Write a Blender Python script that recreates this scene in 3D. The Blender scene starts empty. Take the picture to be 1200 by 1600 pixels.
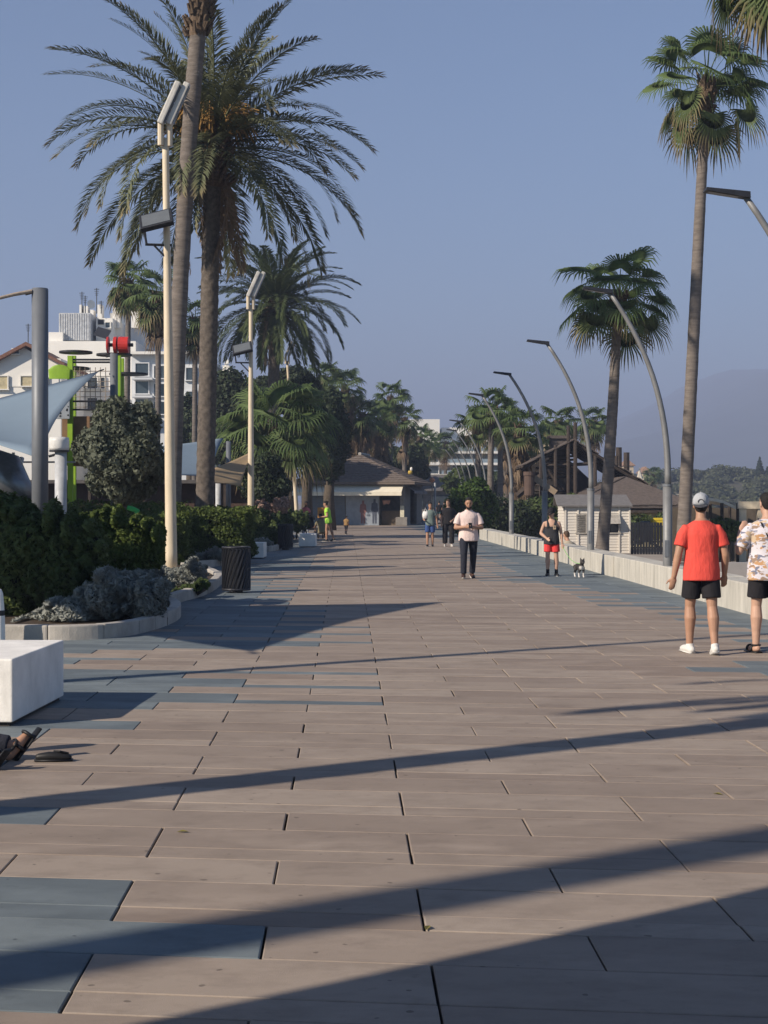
import bpy, bmesh, math, random
import numpy as np
from mathutils import Vector, Matrix, Euler
R = math.radians
scene = bpy.context.scene
# ------------------------------------------------------------------ camera, sky, sun, exposure
F, HY, CH = 2400.0, 783.0, 1.6            # focal length in photo pixels, horizon row, eye height
cam_d = bpy.data.cameras.new('camera'); cam = bpy.data.objects.new('camera', cam_d)
scene.collection.objects.link(cam); scene.camera = cam
cam.location = (0, 0, CH); cam.rotation_euler = (R(90), 0, 0)
cam_d.sensor_fit = 'VERTICAL'; cam_d.sensor_height = 24.0
cam_d.lens = F / 1600 * 24.0
cam_d.shift_y = -(800 - HY) / 1600.0
cam_d.clip_end = 20000
SUN_EL, SUN_DIR = 30.0, 33.0               # elevation; shadows run this many degrees from +X towards +Y
world = bpy.data.worlds.new('World'); scene.world = world; world.use_nodes = True
wn = world.node_tree.nodes; wl = world.node_tree.links
sky = wn.new('ShaderNodeTexSky'); sky.sky_type = 'NISHITA'; sky.sun_disc = False
sky.sun_elevation = R(SUN_EL); sky.sun_rotation = R(90 - (SUN_DIR + 180))
sky.air_density = 1.0; sky.dust_density = .2; sky.ozone_density = 6.0; sky.altitude = 0
wl.new(sky.outputs[0], wn['Background'].inputs[0]); wn['Background'].inputs[1].default_value = 0.082
sun_d = bpy.data.lights.new('sun', 'SUN'); sun = bpy.data.objects.new('sun', sun_d)
scene.collection.objects.link(sun); sun_d.energy = 5.0; sun_d.angle = R(0.55); sun_d.color = (1, .885, .74)
tv = Vector((math.cos(R(SUN_DIR)) * math.cos(R(SUN_EL)), math.sin(R(SUN_DIR)) * math.cos(R(SUN_EL)), -math.sin(R(SUN_EL))))
sun.rotation_euler = tv.to_track_quat('-Z', 'Y').to_euler()
scene.view_settings.view_transform = 'Standard'; scene.view_settings.look = 'None'
scene.view_settings.exposure = 0.36; scene.view_settings.gamma = 1.0
scene.cycles.max_bounces = 6; scene.cycles.transparent_max_bounces = 6; scene.cycles.volume_bounces = 0
# ------------------------------------------------------------------ helpers
COL = scene.collection
def A(px, py, Y): return Vector(((px - 600) / F * Y, Y, CH - (py - HY) / F * Y))
def G(px, py, z=0.0):
    Y = (CH - z) * F / (py - HY); return Vector(((px - 600) / F * Y, Y, z))
def tag(o, label=None, cat=None, group=None, kind=None):
    if label: o['label'] = label
    if cat: o['category'] = cat
    if group: o['group'] = group
    if kind: o['kind'] = kind
    return o
def empty(name, loc=(0, 0, 0), rz=0.0, label=None, cat=None, group=None):
    o = bpy.data.objects.new(name, None); o.empty_display_size = .2; COL.objects.link(o)
    o.location = loc; o.rotation_euler = (0, 0, rz); return tag(o, label, cat, group)
def link(name, me, mat=None, parent=None, loc=None):
    o = bpy.data.objects.new(name, me); COL.objects.link(o)
    if mat is not None and len(me.materials) == 0: me.materials.append(mat)
    if parent is not None: o.parent = parent
    if loc is not None: o.location = loc
    return o
def np_mesh(name, V, Fs, smooth=False, attr=None):
    """V (n,3); Fs list of index arrays (k,3) or (k,4)"""
    me = bpy.data.meshes.new(name); V = np.asarray(V, dtype=np.float32)
    if not isinstance(Fs, list): Fs = [Fs]
    Fs = [np.asarray(f, dtype=np.int32) for f in Fs if len(f)]
    me.vertices.add(len(V)); me.vertices.foreach_set('co', V.ravel())
    li = np.concatenate([f.ravel() for f in Fs]); me.loops.add(len(li)); me.loops.foreach_set('vertex_index', li)
    sz = np.concatenate([np.full(len(f), f.shape[1], dtype=np.int32) for f in Fs])
    st = np.concatenate([[0], np.cumsum(sz)[:-1]]).astype(np.int32)
    me.polygons.add(len(sz)); me.polygons.foreach_set('loop_start', st)
    try: me.polygons.foreach_set('loop_total', sz)
    except Exception: pass
    if smooth: me.polygons.foreach_set('use_smooth', np.ones(len(sz), dtype=bool))
    if attr is not None:
        a = me.attributes.new('t', 'FLOAT', 'POINT'); a.data.foreach_set('value', np.asarray(attr, dtype=np.float32))
    me.update(calc_edges=True); return me
class MB:
    def __init__(s): s.v = []; s.f = []
    def add(s, vs, fs):
        b = len(s.v); s.v += [tuple(p) for p in vs]; s.f += [tuple(b + i for i in f) for f in fs]
    def box(s, c, d, rz=0.0, m=None):
        x, y, z = d[0] / 2, d[1] / 2, d[2] / 2
        vs = [Vector((a * x, b * y, e * z)) for a in (-1, 1) for b in (-1, 1) for e in (-1, 1)]
        mm = m if m is not None else Matrix.Rotation(rz, 3, 'Z')
        s.add([mm @ v + Vector(c) for v in vs], [(0, 1, 3, 2), (4, 6, 7, 5), (0, 4, 5, 1), (2, 3, 7, 6), (0, 2, 6, 4), (1, 5, 7, 3)])
    def bb(s, x0, x1, y0, y1, z0, z1): s.box(((x0 + x1) / 2, (y0 + y1) / 2, (z0 + z1) / 2), (x1 - x0, y1 - y0, z1 - z0))
    def tube(s, pts, rad, n=10, cap=True, hemi=False, ell=None, up=None):
        pts = [Vector(p) for p in pts]
        if not hasattr(rad, '__len__'): rad = [rad] * len(pts)
        rad = list(rad)
        if hemi:
            d0 = (pts[0] - pts[1]).normalized(); d1 = (pts[-1] - pts[-2]).normalized(); r0, r1 = rad[0], rad[-1]
            a = [pts[0] + d0 * r0 * k for k in (.95, .7)]; b = [pts[-1] + d1 * r1 * k for k in (.7, .95)]
            pts = a + pts + b; rad = [r0 * .3, r0 * .72] + rad + [r1 * .72, r1 * .3]
        b0 = len(s.v); k = len(pts)
        t0 = (pts[1] - pts[0]).normalized()
        if up is not None: u = Vector(up)
        else: u = Vector((1, 0, 0)) if abs(t0.x) < .8 else Vector((0, 1, 0))
        for i, p in enumerate(pts):
            t = (pts[min(i + 1, k - 1)] - pts[max(i - 1, 0)]).normalized()
            u = (u - t * u.dot(t)).normalized(); w = t.cross(u)
            e = ell[i] if ell is not None and hasattr(ell, '__len__') else (ell or 1.0)
            for j in range(n):
                a = 2 * math.pi * j / n
                s.v.append(tuple(p + u * (rad[i] * math.cos(a)) + w * (rad[i] * e * math.sin(a))))
        for i in range(k - 1):
            for j in range(n):
                j2 = (j + 1) % n
                s.f.append((b0 + i * n + j, b0 + i * n + j2, b0 + (i + 1) * n + j2, b0 + (i + 1) * n + j))
        if cap:
            s.f.append(tuple(b0 + j for j in range(n))[::-1]); s.f.append(tuple(b0 + (k - 1) * n + j for j in range(n)))
    def rings(s, rs, n=16, m=None, o=(0, 0, 0), pw=2.0):
        """closed loft of horizontal ellipses (z, rx, ry, xoff, yoff), mapped by matrix m and offset o"""
        b0 = len(s.v); o = Vector(o)
        for r in rs:
            z, rx, ry = r[:3]; xo = r[3] if len(r) > 3 else 0; yo = r[4] if len(r) > 4 else 0
            for j in range(n):
                a = 2 * math.pi * j / n; c, q = math.cos(a), math.sin(a)
                if pw != 2.0:
                    c = math.copysign(abs(c) ** (2 / pw), c); q = math.copysign(abs(q) ** (2 / pw), q)
                p = Vector((xo + rx * c, yo + ry * q, z)); p = (m @ p if m is not None else p) + o
                s.v.append(tuple(p))
        k = len(rs)
        for i in range(k - 1):
            for j in range(n):
                j2 = (j + 1) % n
                s.f.append((b0 + i * n + j, b0 + i * n + j2, b0 + (i + 1) * n + j2, b0 + (i + 1) * n + j))
        s.f.append(tuple(b0 + j for j in range(n))[::-1]); s.f.append(tuple(b0 + (k - 1) * n + j for j in range(n)))
    def prism(s, poly, z0, z1):
        n = len(poly); vs = [(x, y, z0) for x, y in poly] + [(x, y, z1) for x, y in poly]
        s.add(vs, [tuple(range(n))[::-1], tuple(range(n, 2 * n))] + [(i, (i + 1) % n, n + (i + 1) % n, n + i) for i in range(n)])
    def mesh(s, name, smooth=False):
        me = bpy.data.meshes.new(name); me.from_pydata(s.v, [], s.f)
        if smooth:
            me.polygons.foreach_set('use_smooth', np.ones(len(me.polygons), dtype=bool))
        me.update(); return me
    def build(s, name, mat, parent=None, smooth=False, loc=None, bevel=0.0, seg=2):
        me = s.mesh(name, smooth)
        if bevel:
            bm = bmesh.new(); bm.from_mesh(me)
            bmesh.ops.recalc_face_normals(bm, faces=bm.faces)
            ed = [e for e in bm.edges if len(e.link_faces) == 2 and e.calc_face_angle(0) > .6]
            bmesh.ops.bevel(bm, geom=ed, offset=bevel, segments=seg, affect='EDGES', profile=.6)
            bm.to_mesh(me); bm.free()
        return link(name, me, mat, parent, loc)
def smoothstep(a, b, x):
    t = min(1, max(0, (x - a) / (b - a))); return t * t * (3 - 2 * t)
# ------------------------------------------------------------------ materials
MATS = {}
def _new(name):
    m = bpy.data.materials.new(name); m.use_nodes = True; MATS[name] = m
    return m, m.node_tree.nodes, m.node_tree.links, m.node_tree.nodes['Principled BSDF']
def mix(nt, a, b, fac, mode='MIX'):
    n = nt.nodes.new('ShaderNodeMix'); n.data_type = 'RGBA'; n.blend_type = mode
    for sock, val in ((n.inputs[0], fac), (n.inputs[6], a), (n.inputs[7], b)):
        if hasattr(val, 'is_output'): nt.links.new(val, sock)
        elif hasattr(val, '__len__'): sock.default_value = (*val[:3], 1)
        else: sock.default_value = val
    return n.outputs[2]
def noise(nt, scale, detail=4, vec=None, stretch=None, rough=.6):
    n = nt.nodes.new('ShaderNodeTexNoise'); n.inputs['Scale'].default_value = scale; n.inputs['Detail'].default_value = detail
    n.inputs['Roughness'].default_value = rough
    if vec is None:
        tc = nt.nodes.new('ShaderNodeTexCoord'); vec = tc.outputs['Object']
    if stretch:
        mp = nt.nodes.new('ShaderNodeMapping'); mp.inputs['Scale'].default_value = stretch; nt.links.new(vec, mp.inputs[0]); vec = mp.outputs[0]
    nt.links.new(vec, n.inputs['Vector']); return n.outputs['Fac']
def ramp(nt, fac, p0, p1, c0=(0, 0, 0), c1=(1, 1, 1)):
    r = nt.nodes.new('ShaderNodeValToRGB'); r.color_ramp.elements[0].position = p0; r.color_ramp.elements[1].position = p1
    r.color_ramp.elements[0].color = (*c0, 1); r.color_ramp.elements[1].color = (*c1, 1); nt.links.new(fac, r.inputs[0]); return r.outputs[0]
def mul(c, k): return tuple(min(1, x * k) for x in c[:3])
def M(name, col, rough=.8, var=.25, scale=4.0, bump=0.0, bscale=60.0, metal=0.0, spec=.3, stretch=None, col2=None, wpos=False, stain=0.0):
    if name in MATS: return MATS[name]
    m, nd, ln, b = _new(name); nt = m.node_tree
    vec = None
    if wpos:
        g = nd.new('ShaderNodeNewGeometry'); vec = g.outputs['Position']
    f = noise(nt, scale, 5, vec, stretch)
    f = ramp(nt, f, .3, .7)
    c = mix(nt, mul(col, 1 - var), col2 or mul(col, 1 + var * .6), f)
    if stain:
        c = mix(nt, c, mul(col, .45), ramp(nt, noise(nt, 3.4, 7, vec, (1, 1, .35), .75), .54, .78, (0, 0, 0), (stain, stain, stain)))
        c = mix(nt, c, mul(col, .35), ramp(nt, noise(nt, 26, 2, vec), .72, .78, (0, 0, 0), (stain, stain, stain)))
    ln.new(c, b.inputs['Base Color']); b.inputs['Roughness'].default_value = rough; b.inputs['Metallic'].default_value = metal
    b.inputs['Specular IOR Level'].default_value = spec
    if bump:
        bn = nd.new('ShaderNodeBump'); bn.inputs['Strength'].default_value = bump; bn.inputs['Distance'].default_value = .02
        ln.new(noise(nt, bscale, 4, vec, stretch), bn.inputs['Height']); ln.new(bn.outputs[0], b.inputs['Normal'])
    return m
def LM(name, c0, c1, dry=None, dry0=.55, dry1=.95, trans=.3, rough=.6):
    """leaf material: colour differs from leaf to leaf; optional dry leaf tips along attribute t"""
    if name in MATS: return MATS[name]
    m, nd, ln, b = _new(name); nt = m.node_tree
    g = nd.new('ShaderNodeNewGeometry')
    c = mix(nt, c0, c1, g.outputs['Random Per Island'])
    oi = nd.new('ShaderNodeObjectInfo')
    c = mix(nt, c, mul(c1, .75), ramp(nt, oi.outputs['Random'], .2, 1.0, (0, 0, 0), (.6, .6, .6)))
    c = mix(nt, c, mul(c0, .7), ramp(nt, noise(nt, 1.3, 3), .45, .7))
    if dry is not None:
        at = nd.new('ShaderNodeAttribute'); at.attribute_name = 't'
        c = mix(nt, c, dry, ramp(nt, at.outputs['Fac'], dry0, dry1))
    ln.new(c, b.inputs['Base Color']); b.inputs['Roughness'].default_value = rough; b.inputs['Specular IOR Level'].default_value = .2
    tr = nd.new('ShaderNodeBsdfTranslucent'); ln.new(c, tr.inputs[0])
    ms = nd.new('ShaderNodeMixShader'); ms.inputs[0].default_value = trans
    ln.new(b.outputs[0], ms.inputs[1]); ln.new(tr.outputs[0], ms.inputs[2])
    ln.new(ms.outputs[0], nd['Material Output'].inputs[0]); return m
def slab_mat(name, col, col2):
    m, nd, ln, b = _new(name); nt = m.node_tree
    oi = nd.new('ShaderNodeObjectInfo'); g = nd.new('ShaderNodeNewGeometry')
    ad = nd.new('ShaderNodeMath'); ad.operation = 'ADD'; ln.new(oi.outputs['Random'], ad.inputs[0]); ln.new(g.outputs['Random Per Island'], ad.inputs[1])
    fr = nd.new('ShaderNodeMath'); fr.operation = 'FRACT'; ln.new(ad.outputs[0], fr.inputs[0])
    c = mix(nt, mul(col, .86), col2, fr.outputs[0])
    c = mix(nt, c, mul(col, .60), ramp(nt, noise(nt, 2.6, 6, g.outputs['Position'], (1, 1.8, 1), .7), .46, .74, (0, 0, 0), (.6, .6, .6)))
    c = mix(nt, c, mul(col2, 1.25), ramp(nt, noise(nt, 1.1, 4, g.outputs['Position'], (1, 2, 1)), .52, .8, (0, 0, 0), (.6, .6, .6)))
    c = mix(nt, c, mul(col, .4), ramp(nt, noise(nt, 7, 4, g.outputs['Position'], (1, 1.2, 1), .6), .64, .78, (0, 0, 0), (.45, .45, .45)))
    c = mix(nt, c, mul(col, .62), ramp(nt, noise(nt, 1.7, 7, g.outputs['Position'], (1, 1.3, 1), .75), .56, .72, (0, 0, 0), (.5, .5, .5)))
    c = mix(nt, c, mul(col, .35), ramp(nt, noise(nt, 19, 1, g.outputs['Position'], None, .2), .775, .79, (0, 0, 0), (.7, .7, .7)))
    fine = noise(nt, 240, 3, g.outputs['Position'])
    c = mix(nt, c, mul(col, .6), ramp(nt, fine, .5, .85, (0, 0, 0), (.55, .55, .55)))
    ln.new(c, b.inputs['Base Color']); b.inputs['Roughness'].default_value = .75; b.inputs['Specular IOR Level'].default_value = .25
    bn = nd.new('ShaderNodeBump'); bn.inputs['Strength'].default_value = .35; bn.inputs['Distance'].default_value = .004
    ln.new(fine, bn.inputs['Height']); ln.new(bn.outputs[0], b.inputs['Normal']); return m
slab_brown = slab_mat('slab_brown', (.262, .207, .168), (.310, .254, .207))
slab_blue = slab_mat('slab_blue', (.125, .150, .165), (.165, .192, .202))
joint_mat = M('joint_dark', (.06, .053, .047), .95)
sand_mat = M('sand_ground', (.30, .26, .22), .95, .25, .35, .4, 30, wpos=True)
soil_mat = M('bed_soil', (.07, .05, .035), .95, .4, 6, .6, 30)
concrete = M('pale_concrete', (.47, .445, .39), .85, .26, 2.2, .2, 50, wpos=True, stretch=(2.5, 2.5, .4), stain=.7)
white_conc = M('white_concrete', (.78, .75, .70),     .8, .16, 3.0, .12, 60, wpos=True, stain=.45)
kerb_mat = M('kerb_stone', (.40, .37, .33), .85, .25, 3.0, .3, 60, wpos=True, stain=.6)
cream_paint = M('cream_paint', (.62, .52, .38), .55, .14, 2.5, .05, 30, stretch=(3, 3, .6), stain=.45)
grey_metal = M('grey_metal', (.15, .16, .175), .5, .12, 3, metal=.2)
lamp_metal = M('lamp_metal', (.20, .20, .20), .55, .2, 4, metal=.3, stain=.4)
dark_metal = M('dark_metal', (.035, .036, .042), .45, .2, 8, metal=.4)
black_plastic = M('black_plastic', (.012, .012, .014), .5)
lamp_glass = M('lamp_lens', (.12, .13, .14), .15, .1)
bark_fan = M('fan_palm_bark', (.165, .140, .122), .95, .35, 3.0, .9, 9, stretch=(1, 1, 5), wpos=True)
bark_date = M('date_palm_bark', (.120, .100, .084), .95, .45, 9.0, .6, 40)
bark_brown = M('branch_bark', (.09, .07, .05), .95, .3, 8, .5, 40)
boss_mat = M('old_leaf_bases', (.125, .088, .060), .95, .5, 12.0, .6, 40)
fruit_mat = M('date_stalks', (.30, .17, .05), .8, .5, 14)
date_leaf = LM('date_leaf', (.105, .118, .062), (.175, .185, .105), (.22, .18, .10), .90, 1.0, .2)
date_leaf2 = LM('date_leaf_fresh', (.070, .096, .036), (.125, .150, .065), trans=.2)
fan_green = LM('fan_leaf_green', (.095, .150, .048), (.165, .225, .085), (.20, .17, .09), .88, 1.0, .42)
fan_tip = LM('fan_leaf_tipped', (.095, .14, .048), (.16, .20, .08), (.27, .19, .11), .62, .95, .4)
fan_dry = LM('fan_leaf_dry', (.20, .14, .09), (.30, .22, .15), None, trans=.2, rough=.8)
leaf_dark = LM('leaf_dark', (.024, .038, .018), (.056, .074, .034), trans=.15)
leaf_mid = LM('leaf_mid', (.048, .074, .022), (.105, .140, .045), trans=.25)
leaf_hedge = LM('leaf_hedge', (.052, .082, .018), (.135, .175, .042), trans=.25)
leaf_grey = LM('leaf_greygreen', (.085, .100, .062), (.190, .205, .150), trans=.2)
leaf_silver = LM('leaf_silver', (.17, .18, .16), (.36, .37, .33), trans=.15, rough=.7)
leaf_bush = LM('leaf_bush', (.04, .08, .015), (.09, .14, .03), trans=.3)
leaf_hill = LM('leaf_hill', (.065, .080, .036), (.13, .135, .070), trans=.1)
def sail_cloth(name, col, trans=.45):
    m, nd, ln, b = _new(name); nt = m.node_tree
    c = mix(nt, mul(col, .93), mul(col, 1.05), noise(nt, 1.5, 4)); ln.new(c, b.inputs['Base Color']); b.inputs['Roughness'].default_value = .85; b.inputs['Specular IOR Level'].default_value = .15
    tr = nd.new('ShaderNodeBsdfTranslucent'); ln.new(c, tr.inputs[0]); ms = nd.new('ShaderNodeMixShader'); ms.inputs[0].default_value = trans
    ln.new(b.outputs[0], ms.inputs[1]); ln.new(tr.outputs[0], ms.inputs[2]); ln.new(ms.outputs[0], nd['Material Output'].inputs[0]); return m
leaf_shrub = LM('leaf_shrub', (.050, .076, .022), (.125, .160, .050), trans=.2)
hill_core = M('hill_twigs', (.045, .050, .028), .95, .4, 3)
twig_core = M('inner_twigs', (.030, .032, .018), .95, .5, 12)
# ------------------------------------------------------------------ the setting
random.seed(5); RNG = np.random.default_rng(11)
g = MB(); N = 40
for (x0, x1, y0, y1) in ((-4250, 4250, -45, 8750),):
    g.add([(x0, y0, -.65), (x1, y0, -.65), (x1, y1, -.65), (x0, y1, -.65)], [(0, 1, 2, 3)])
tag(g.build('ground', sand_mat), 'flat sandy ground beyond the promenade', None, None, 'structure')
def wallx(Y): return 5.72 - .0262 * Y          # inner face of the seat wall
base = MB(); base.prism([(-150, -40), (wallx(-40) + .75, -40), (wallx(160) + .75, 160), (14, 230), (-150, 230)], -.64, -.045)
prom = base.build('promenade', joint_mat); tag(prom, 'wide paved seafront promenade', None, None, 'structure')
# slabs: rows narrow, wide, wide; the second wide row is laid half a slab over
AX = Vector((-.0243, 1, 0)); TX = Vector((math.cos(R(-6.5)), math.sin(R(-6.5)), 0))
Y0 = 3840 / (1456 - 785.0); P0 = Vector((.157, Y0, 0)); LW = 1.2; WH, NH = .42, .21
def slab_mesh(nm, d, mat):
    a = TX * (LW - .009); b = AX * (d - .005); c = .005; mb = MB()
    def q(u, v, z): return a * u + b * v + Vector((0, 0, z))
    ea, eb = c / LW, c / d
    vs = [q(0, 0, -.05), q(1, 0, -.05), q(1, 1, -.05), q(0, 1, -.05), q(0, 0, -c * .6), q(1, 0, -c * .6), q(1, 1, -c * .6), q(0, 1, -c * .6),
          q(ea, eb, 0), q(1 - ea, eb, 0), q(1 - ea, 1 - eb, 0), q(ea, 1 - eb, 0)]
    mb.add(vs, [(8, 9, 10, 11)] + [(i, (i + 1) % 4, 4 + (i + 1) % 4, 4 + i) for i in range(4)] + [(4 + i, 4 + (i + 1) % 4, 8 + (i + 1) % 4, 8 + i) for i in range(4)])
    me = mb.mesh(nm); me.materials.append(mat); return me
SM = {(k, c): slab_mesh('slab', WH if k else NH, m) for k in (0, 1) for c, m in (('n', slab_brown), ('b', slab_blue))}
# edge of the blue band on the left (X as a function of Y), a slow wave; and on the right
LB = [(4.4, -1.9), (5.05, -1.6), (5.3, -.75), (5.75, -1.5), (6.3, -1.6), (6.7, -2.6), (7.9, -2.6), (8.6, -1.9), (9.6, -2.15), (10.6, -2.4), (11.8, -1.6), (13.0, -.8), (14.2, -.9), (15, -2.0), (16.5, -2.4), (18, -1.0), (20, -.9), (23, -1.0), (26, -1.8), (32, -2.2), (40, -1.9), (48, -2.6), (60, -3.2), (200, -7)]
RB = [(4, 9), (12, 9), (13.6, 3.6), (14.5, 3.0), (15.5, 4.2), (18, 4.6), (22, 4.2), (27, 3.6), (31, 2.9), (38, 2.6), (45, 2.6), (55, 2.9), (70, 2.6), (200, -2)]
def interp(T, y):
    for (a, b), (c, d) in zip(T, T[1:]):
        if y <= c: return b + (d - b) * (y - a) / (c - a)
    return T[-1][1]
LN = [(5.4, -1.3, -1.3), (5.72, -.9, -.9), (6.42, -1.3, -1.3), (7.6, -3.2, -3.2), (8.4, -2.1, -2.1), (9.0, -3.2, -3.2), (9.7, -2.1, -2.1), (10.5, -3.2, -3.2), (11.3, -2.25, -2.25), (11.9, -3, -3), (14.5, -1.35, -.45), (16.4, -3.2, -2.2), (18.6, -1.0, -.6), (21.0, -1.1, -.2)]
near, far = [], {'n': MB(), 'b': MB()}
v = -7.0; rows = []
k = -7
for per in range(k, 122):
    for idx, (d, sh) in enumerate(((NH, 0), (WH, 0), (WH, .6))):
        rows.append((per * 1.05 + (0, NH, NH + WH)[idx], d, sh))
for (v, d, sh) in rows:
    for c in range(-9, 7):
        o = P0 + AX * v + TX * (c * LW + sh) + Vector((random.uniform(-.002, .002), 0, random.uniform(-.0015, .0015)))
        ctr = o + TX * .6 + AX * d * .5
        if o.x > wallx(ctr.y) + .1 or o.x < -10.5 + min(0, (30 - ctr.y) * .06) or ctr.y < -1: continue
        lb = interp(LB, ctr.y) + random.uniform(-.45, .45); rb = interp(RB, ctr.y) + random.uniform(-.5, .5)
        if ctr.y < 21:
            for (ye, lw, lnr) in LN:
                if ctr.y < ye: lb = lw if d == WH else lnr; break
        blue = 'b' if (ctr.x < lb or ctr.x > rb) else 'n'
        if ctr.y > 16 and blue == 'b' and ctr.x < lb and random.random() < .10: blue = 'n'
        vis = 4.3 < ctr.y < 21 and abs(ctr.x) - .65 < .25 * ctr.y
        if vis and len(near) < 298:
            s = bpy.data.objects.new('slab', SM[(int(d == WH), blue)]); COL.objects.link(s); s.parent = prom; s.location = o; near.append(s)
        else:
            me = SM[(int(d == WH), blue)]
            far[blue].add([v2.co + o for v2 in me.vertices], [tuple(p.vertices) for p in me.polygons])
for kk, nm, mt in (('n', 'far_brown_slabs', slab_brown), ('b', 'far_blue_slabs', slab_blue)):
    tag(far[kk].build(nm, mt, prom), kind='stuff')
# distant mountain, coastal hill
def heightsheet(name, mat, x0, x1, y0, y1, nx, ny, fn, label):
    xs = np.linspace(x0, x1, nx); ys = np.linspace(y0, y1, ny); X, Yy = np.meshgrid(xs, ys); Z = fn(X, Yy)
    V = np.stack([X.ravel(), Yy.ravel(), Z.ravel()], 1); i = np.arange((ny - 1) * nx).reshape(ny - 1, nx)[:, :-1].ravel()
    Fq = np.stack([i, i + 1, i + nx + 1, i + nx], 1); o = link(name, np_mesh(name, V, Fq, True), mat); return tag(o, label, None, None, 'structure')
def ridge(X, c, w, h): return h * np.exp(-((X - c) / w) ** 2)
def wob(X, Y, s, seed):
    r = np.random.default_rng(seed); z = 0 * X
    for i in range(9):
        a = r.uniform(0, 6.28); k = s * 1.6 ** i / 2; z = z + np.sin((X * math.cos(a) + Y * math.sin(a)) * k + r.uniform(0, 6.28)) / 1.5 ** i
    return z
def mount(X, Y):
    X = X / 1.2; Y = Y / 1.2; u = (Y - 3800) / 2200; e = np.clip(1 - u * u, 0, 1)
    z = ridge(X, 860, 260, 175) + ridge(X, 1200, 420, 110) + ridge(X, 560, 300, 95) + ridge(X, 1900, 600, 190) + 40 + ridge(X, -1500, 900, 90) - 60 * np.exp(-((X + 100) / 350) ** 2)
    return -2 + 1.2 * e * (z + 14 * wob(X, Y, .008, 3))
heightsheet('mountain', M('mountain_rock', (.10, .10, .08), .95, .3, .01, wpos=True), -4100, 4100, 2000, 7100, 150, 60, mount, 'pale distant mountain fading into haze')
def hill(X, Y):
    u = np.clip((Y - 260) / 160, 0, 1); u = u * u * (3 - 2 * u)
    s = np.clip((X - 38) / 45, 0, 1); s = s * s * (3 - 2 * s)
    return -.7 + u * s * (8.5 + .9 * wob(X, Y, .03, 8)) * np.clip((900 - Y) / 400, 0, 1)
heightsheet('hill', M('dry_hillside', (.19, .145, .09), .95, .45, .12, wpos=True, col2=(.09, .10, .05)), 30, 420, 240, 900, 90, 70, hill, 'low dry hillside covered with scrub')
# closed air box with a pale even haze
hz = MB(); hz.bb(-4300, 4300, -50, 8800, -1.7, 390)
hm = bpy.data.materials.new('haze_air'); hm.use_nodes = True; nt = hm.node_tree; nt.nodes.remove(nt.nodes['Principled BSDF'])
pv = nt.nodes.new('ShaderNodeVolumePrincipled'); pv.inputs['Color'].default_value = (.60, .71, 1.0, 1); pv.inputs['Density'].default_value = .0006
pv.inputs['Anisotropy'].default_value = 0.0
nt.links.new(pv.outputs[0], nt.nodes['Material Output'].inputs['Volume'])
hzo = hz.build('haze', hm); tag(hzo, 'thin pale sea haze filling the air', None, None, 'stuff')
# ------------------------------------------------------------------ plant makers
def leaf_arrays(lobes, n, size, rng, elong=1.7, box=False, inner=.25, up=.0):
    ws = np.array([(l[1][0] * l[1][1] + l[1][1] * l[1][2] + l[1][0] * l[1][2]) for l in lobes]); ws = ws / ws.sum()
    idx = rng.choice(len(lobes), n, p=ws); C = np.array([l[0] for l in lobes])[idx]; Rr = np.array([l[1] for l in lobes])[idx]
    d = rng.normal(size=(n, 3)); d /= np.linalg.norm(d, axis=1)[:, None]
    if box:
        e = np.abs(d).max(1)[:, None]; pd = d / e * (1 - .12 * rng.random((n, 1)) ** 2)
        pd = np.sign(pd) * np.abs(pd) ** .7
    else: pd = d
    ph = rng.uniform(0, 6.28, 6)
    bump = 1 + .10 * np.sin(5 * d[:, 0] + ph[0] + 3 * d[:, 2]) * np.sin(4 * d[:, 1] + ph[1]) + .07 * np.sin(11 * d[:, 0] + 7 * d[:, 2] + ph[2]) + .06 * np.sin(13 * d[:, 1] + 9 * d[:, 2] + ph[3])
    rad = rng.random(n) ** inner * bump
    P = C + pd * Rr * rad[:, None]
    nr = d + rng.normal(size=(n, 3)) * .65; nr[:, 2] += up; nr /= np.linalg.norm(nr, axis=1)[:, None]
    t = np.cross(nr, rng.normal(size=(n, 3))); t /= np.linalg.norm(t, axis=1)[:, None]; b = np.cross(nr, t)
    s = size * rng.uniform(.6, 1.35, n)[:, None]
    V = np.stack([P - t * s * elong * .5, P + b * s * .5 + nr * s * .12, P + t * s * elong * .5, P - b * s * .5 + nr * s * .12], 1).reshape(-1, 3)
    return V, np.arange(4 * n).reshape(n, 4)
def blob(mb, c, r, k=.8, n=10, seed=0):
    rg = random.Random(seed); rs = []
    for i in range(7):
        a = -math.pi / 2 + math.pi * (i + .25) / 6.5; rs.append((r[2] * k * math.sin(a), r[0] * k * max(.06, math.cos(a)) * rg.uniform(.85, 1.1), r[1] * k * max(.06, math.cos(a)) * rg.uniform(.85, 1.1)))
    mb.rings(rs, n, None, c)
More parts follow.
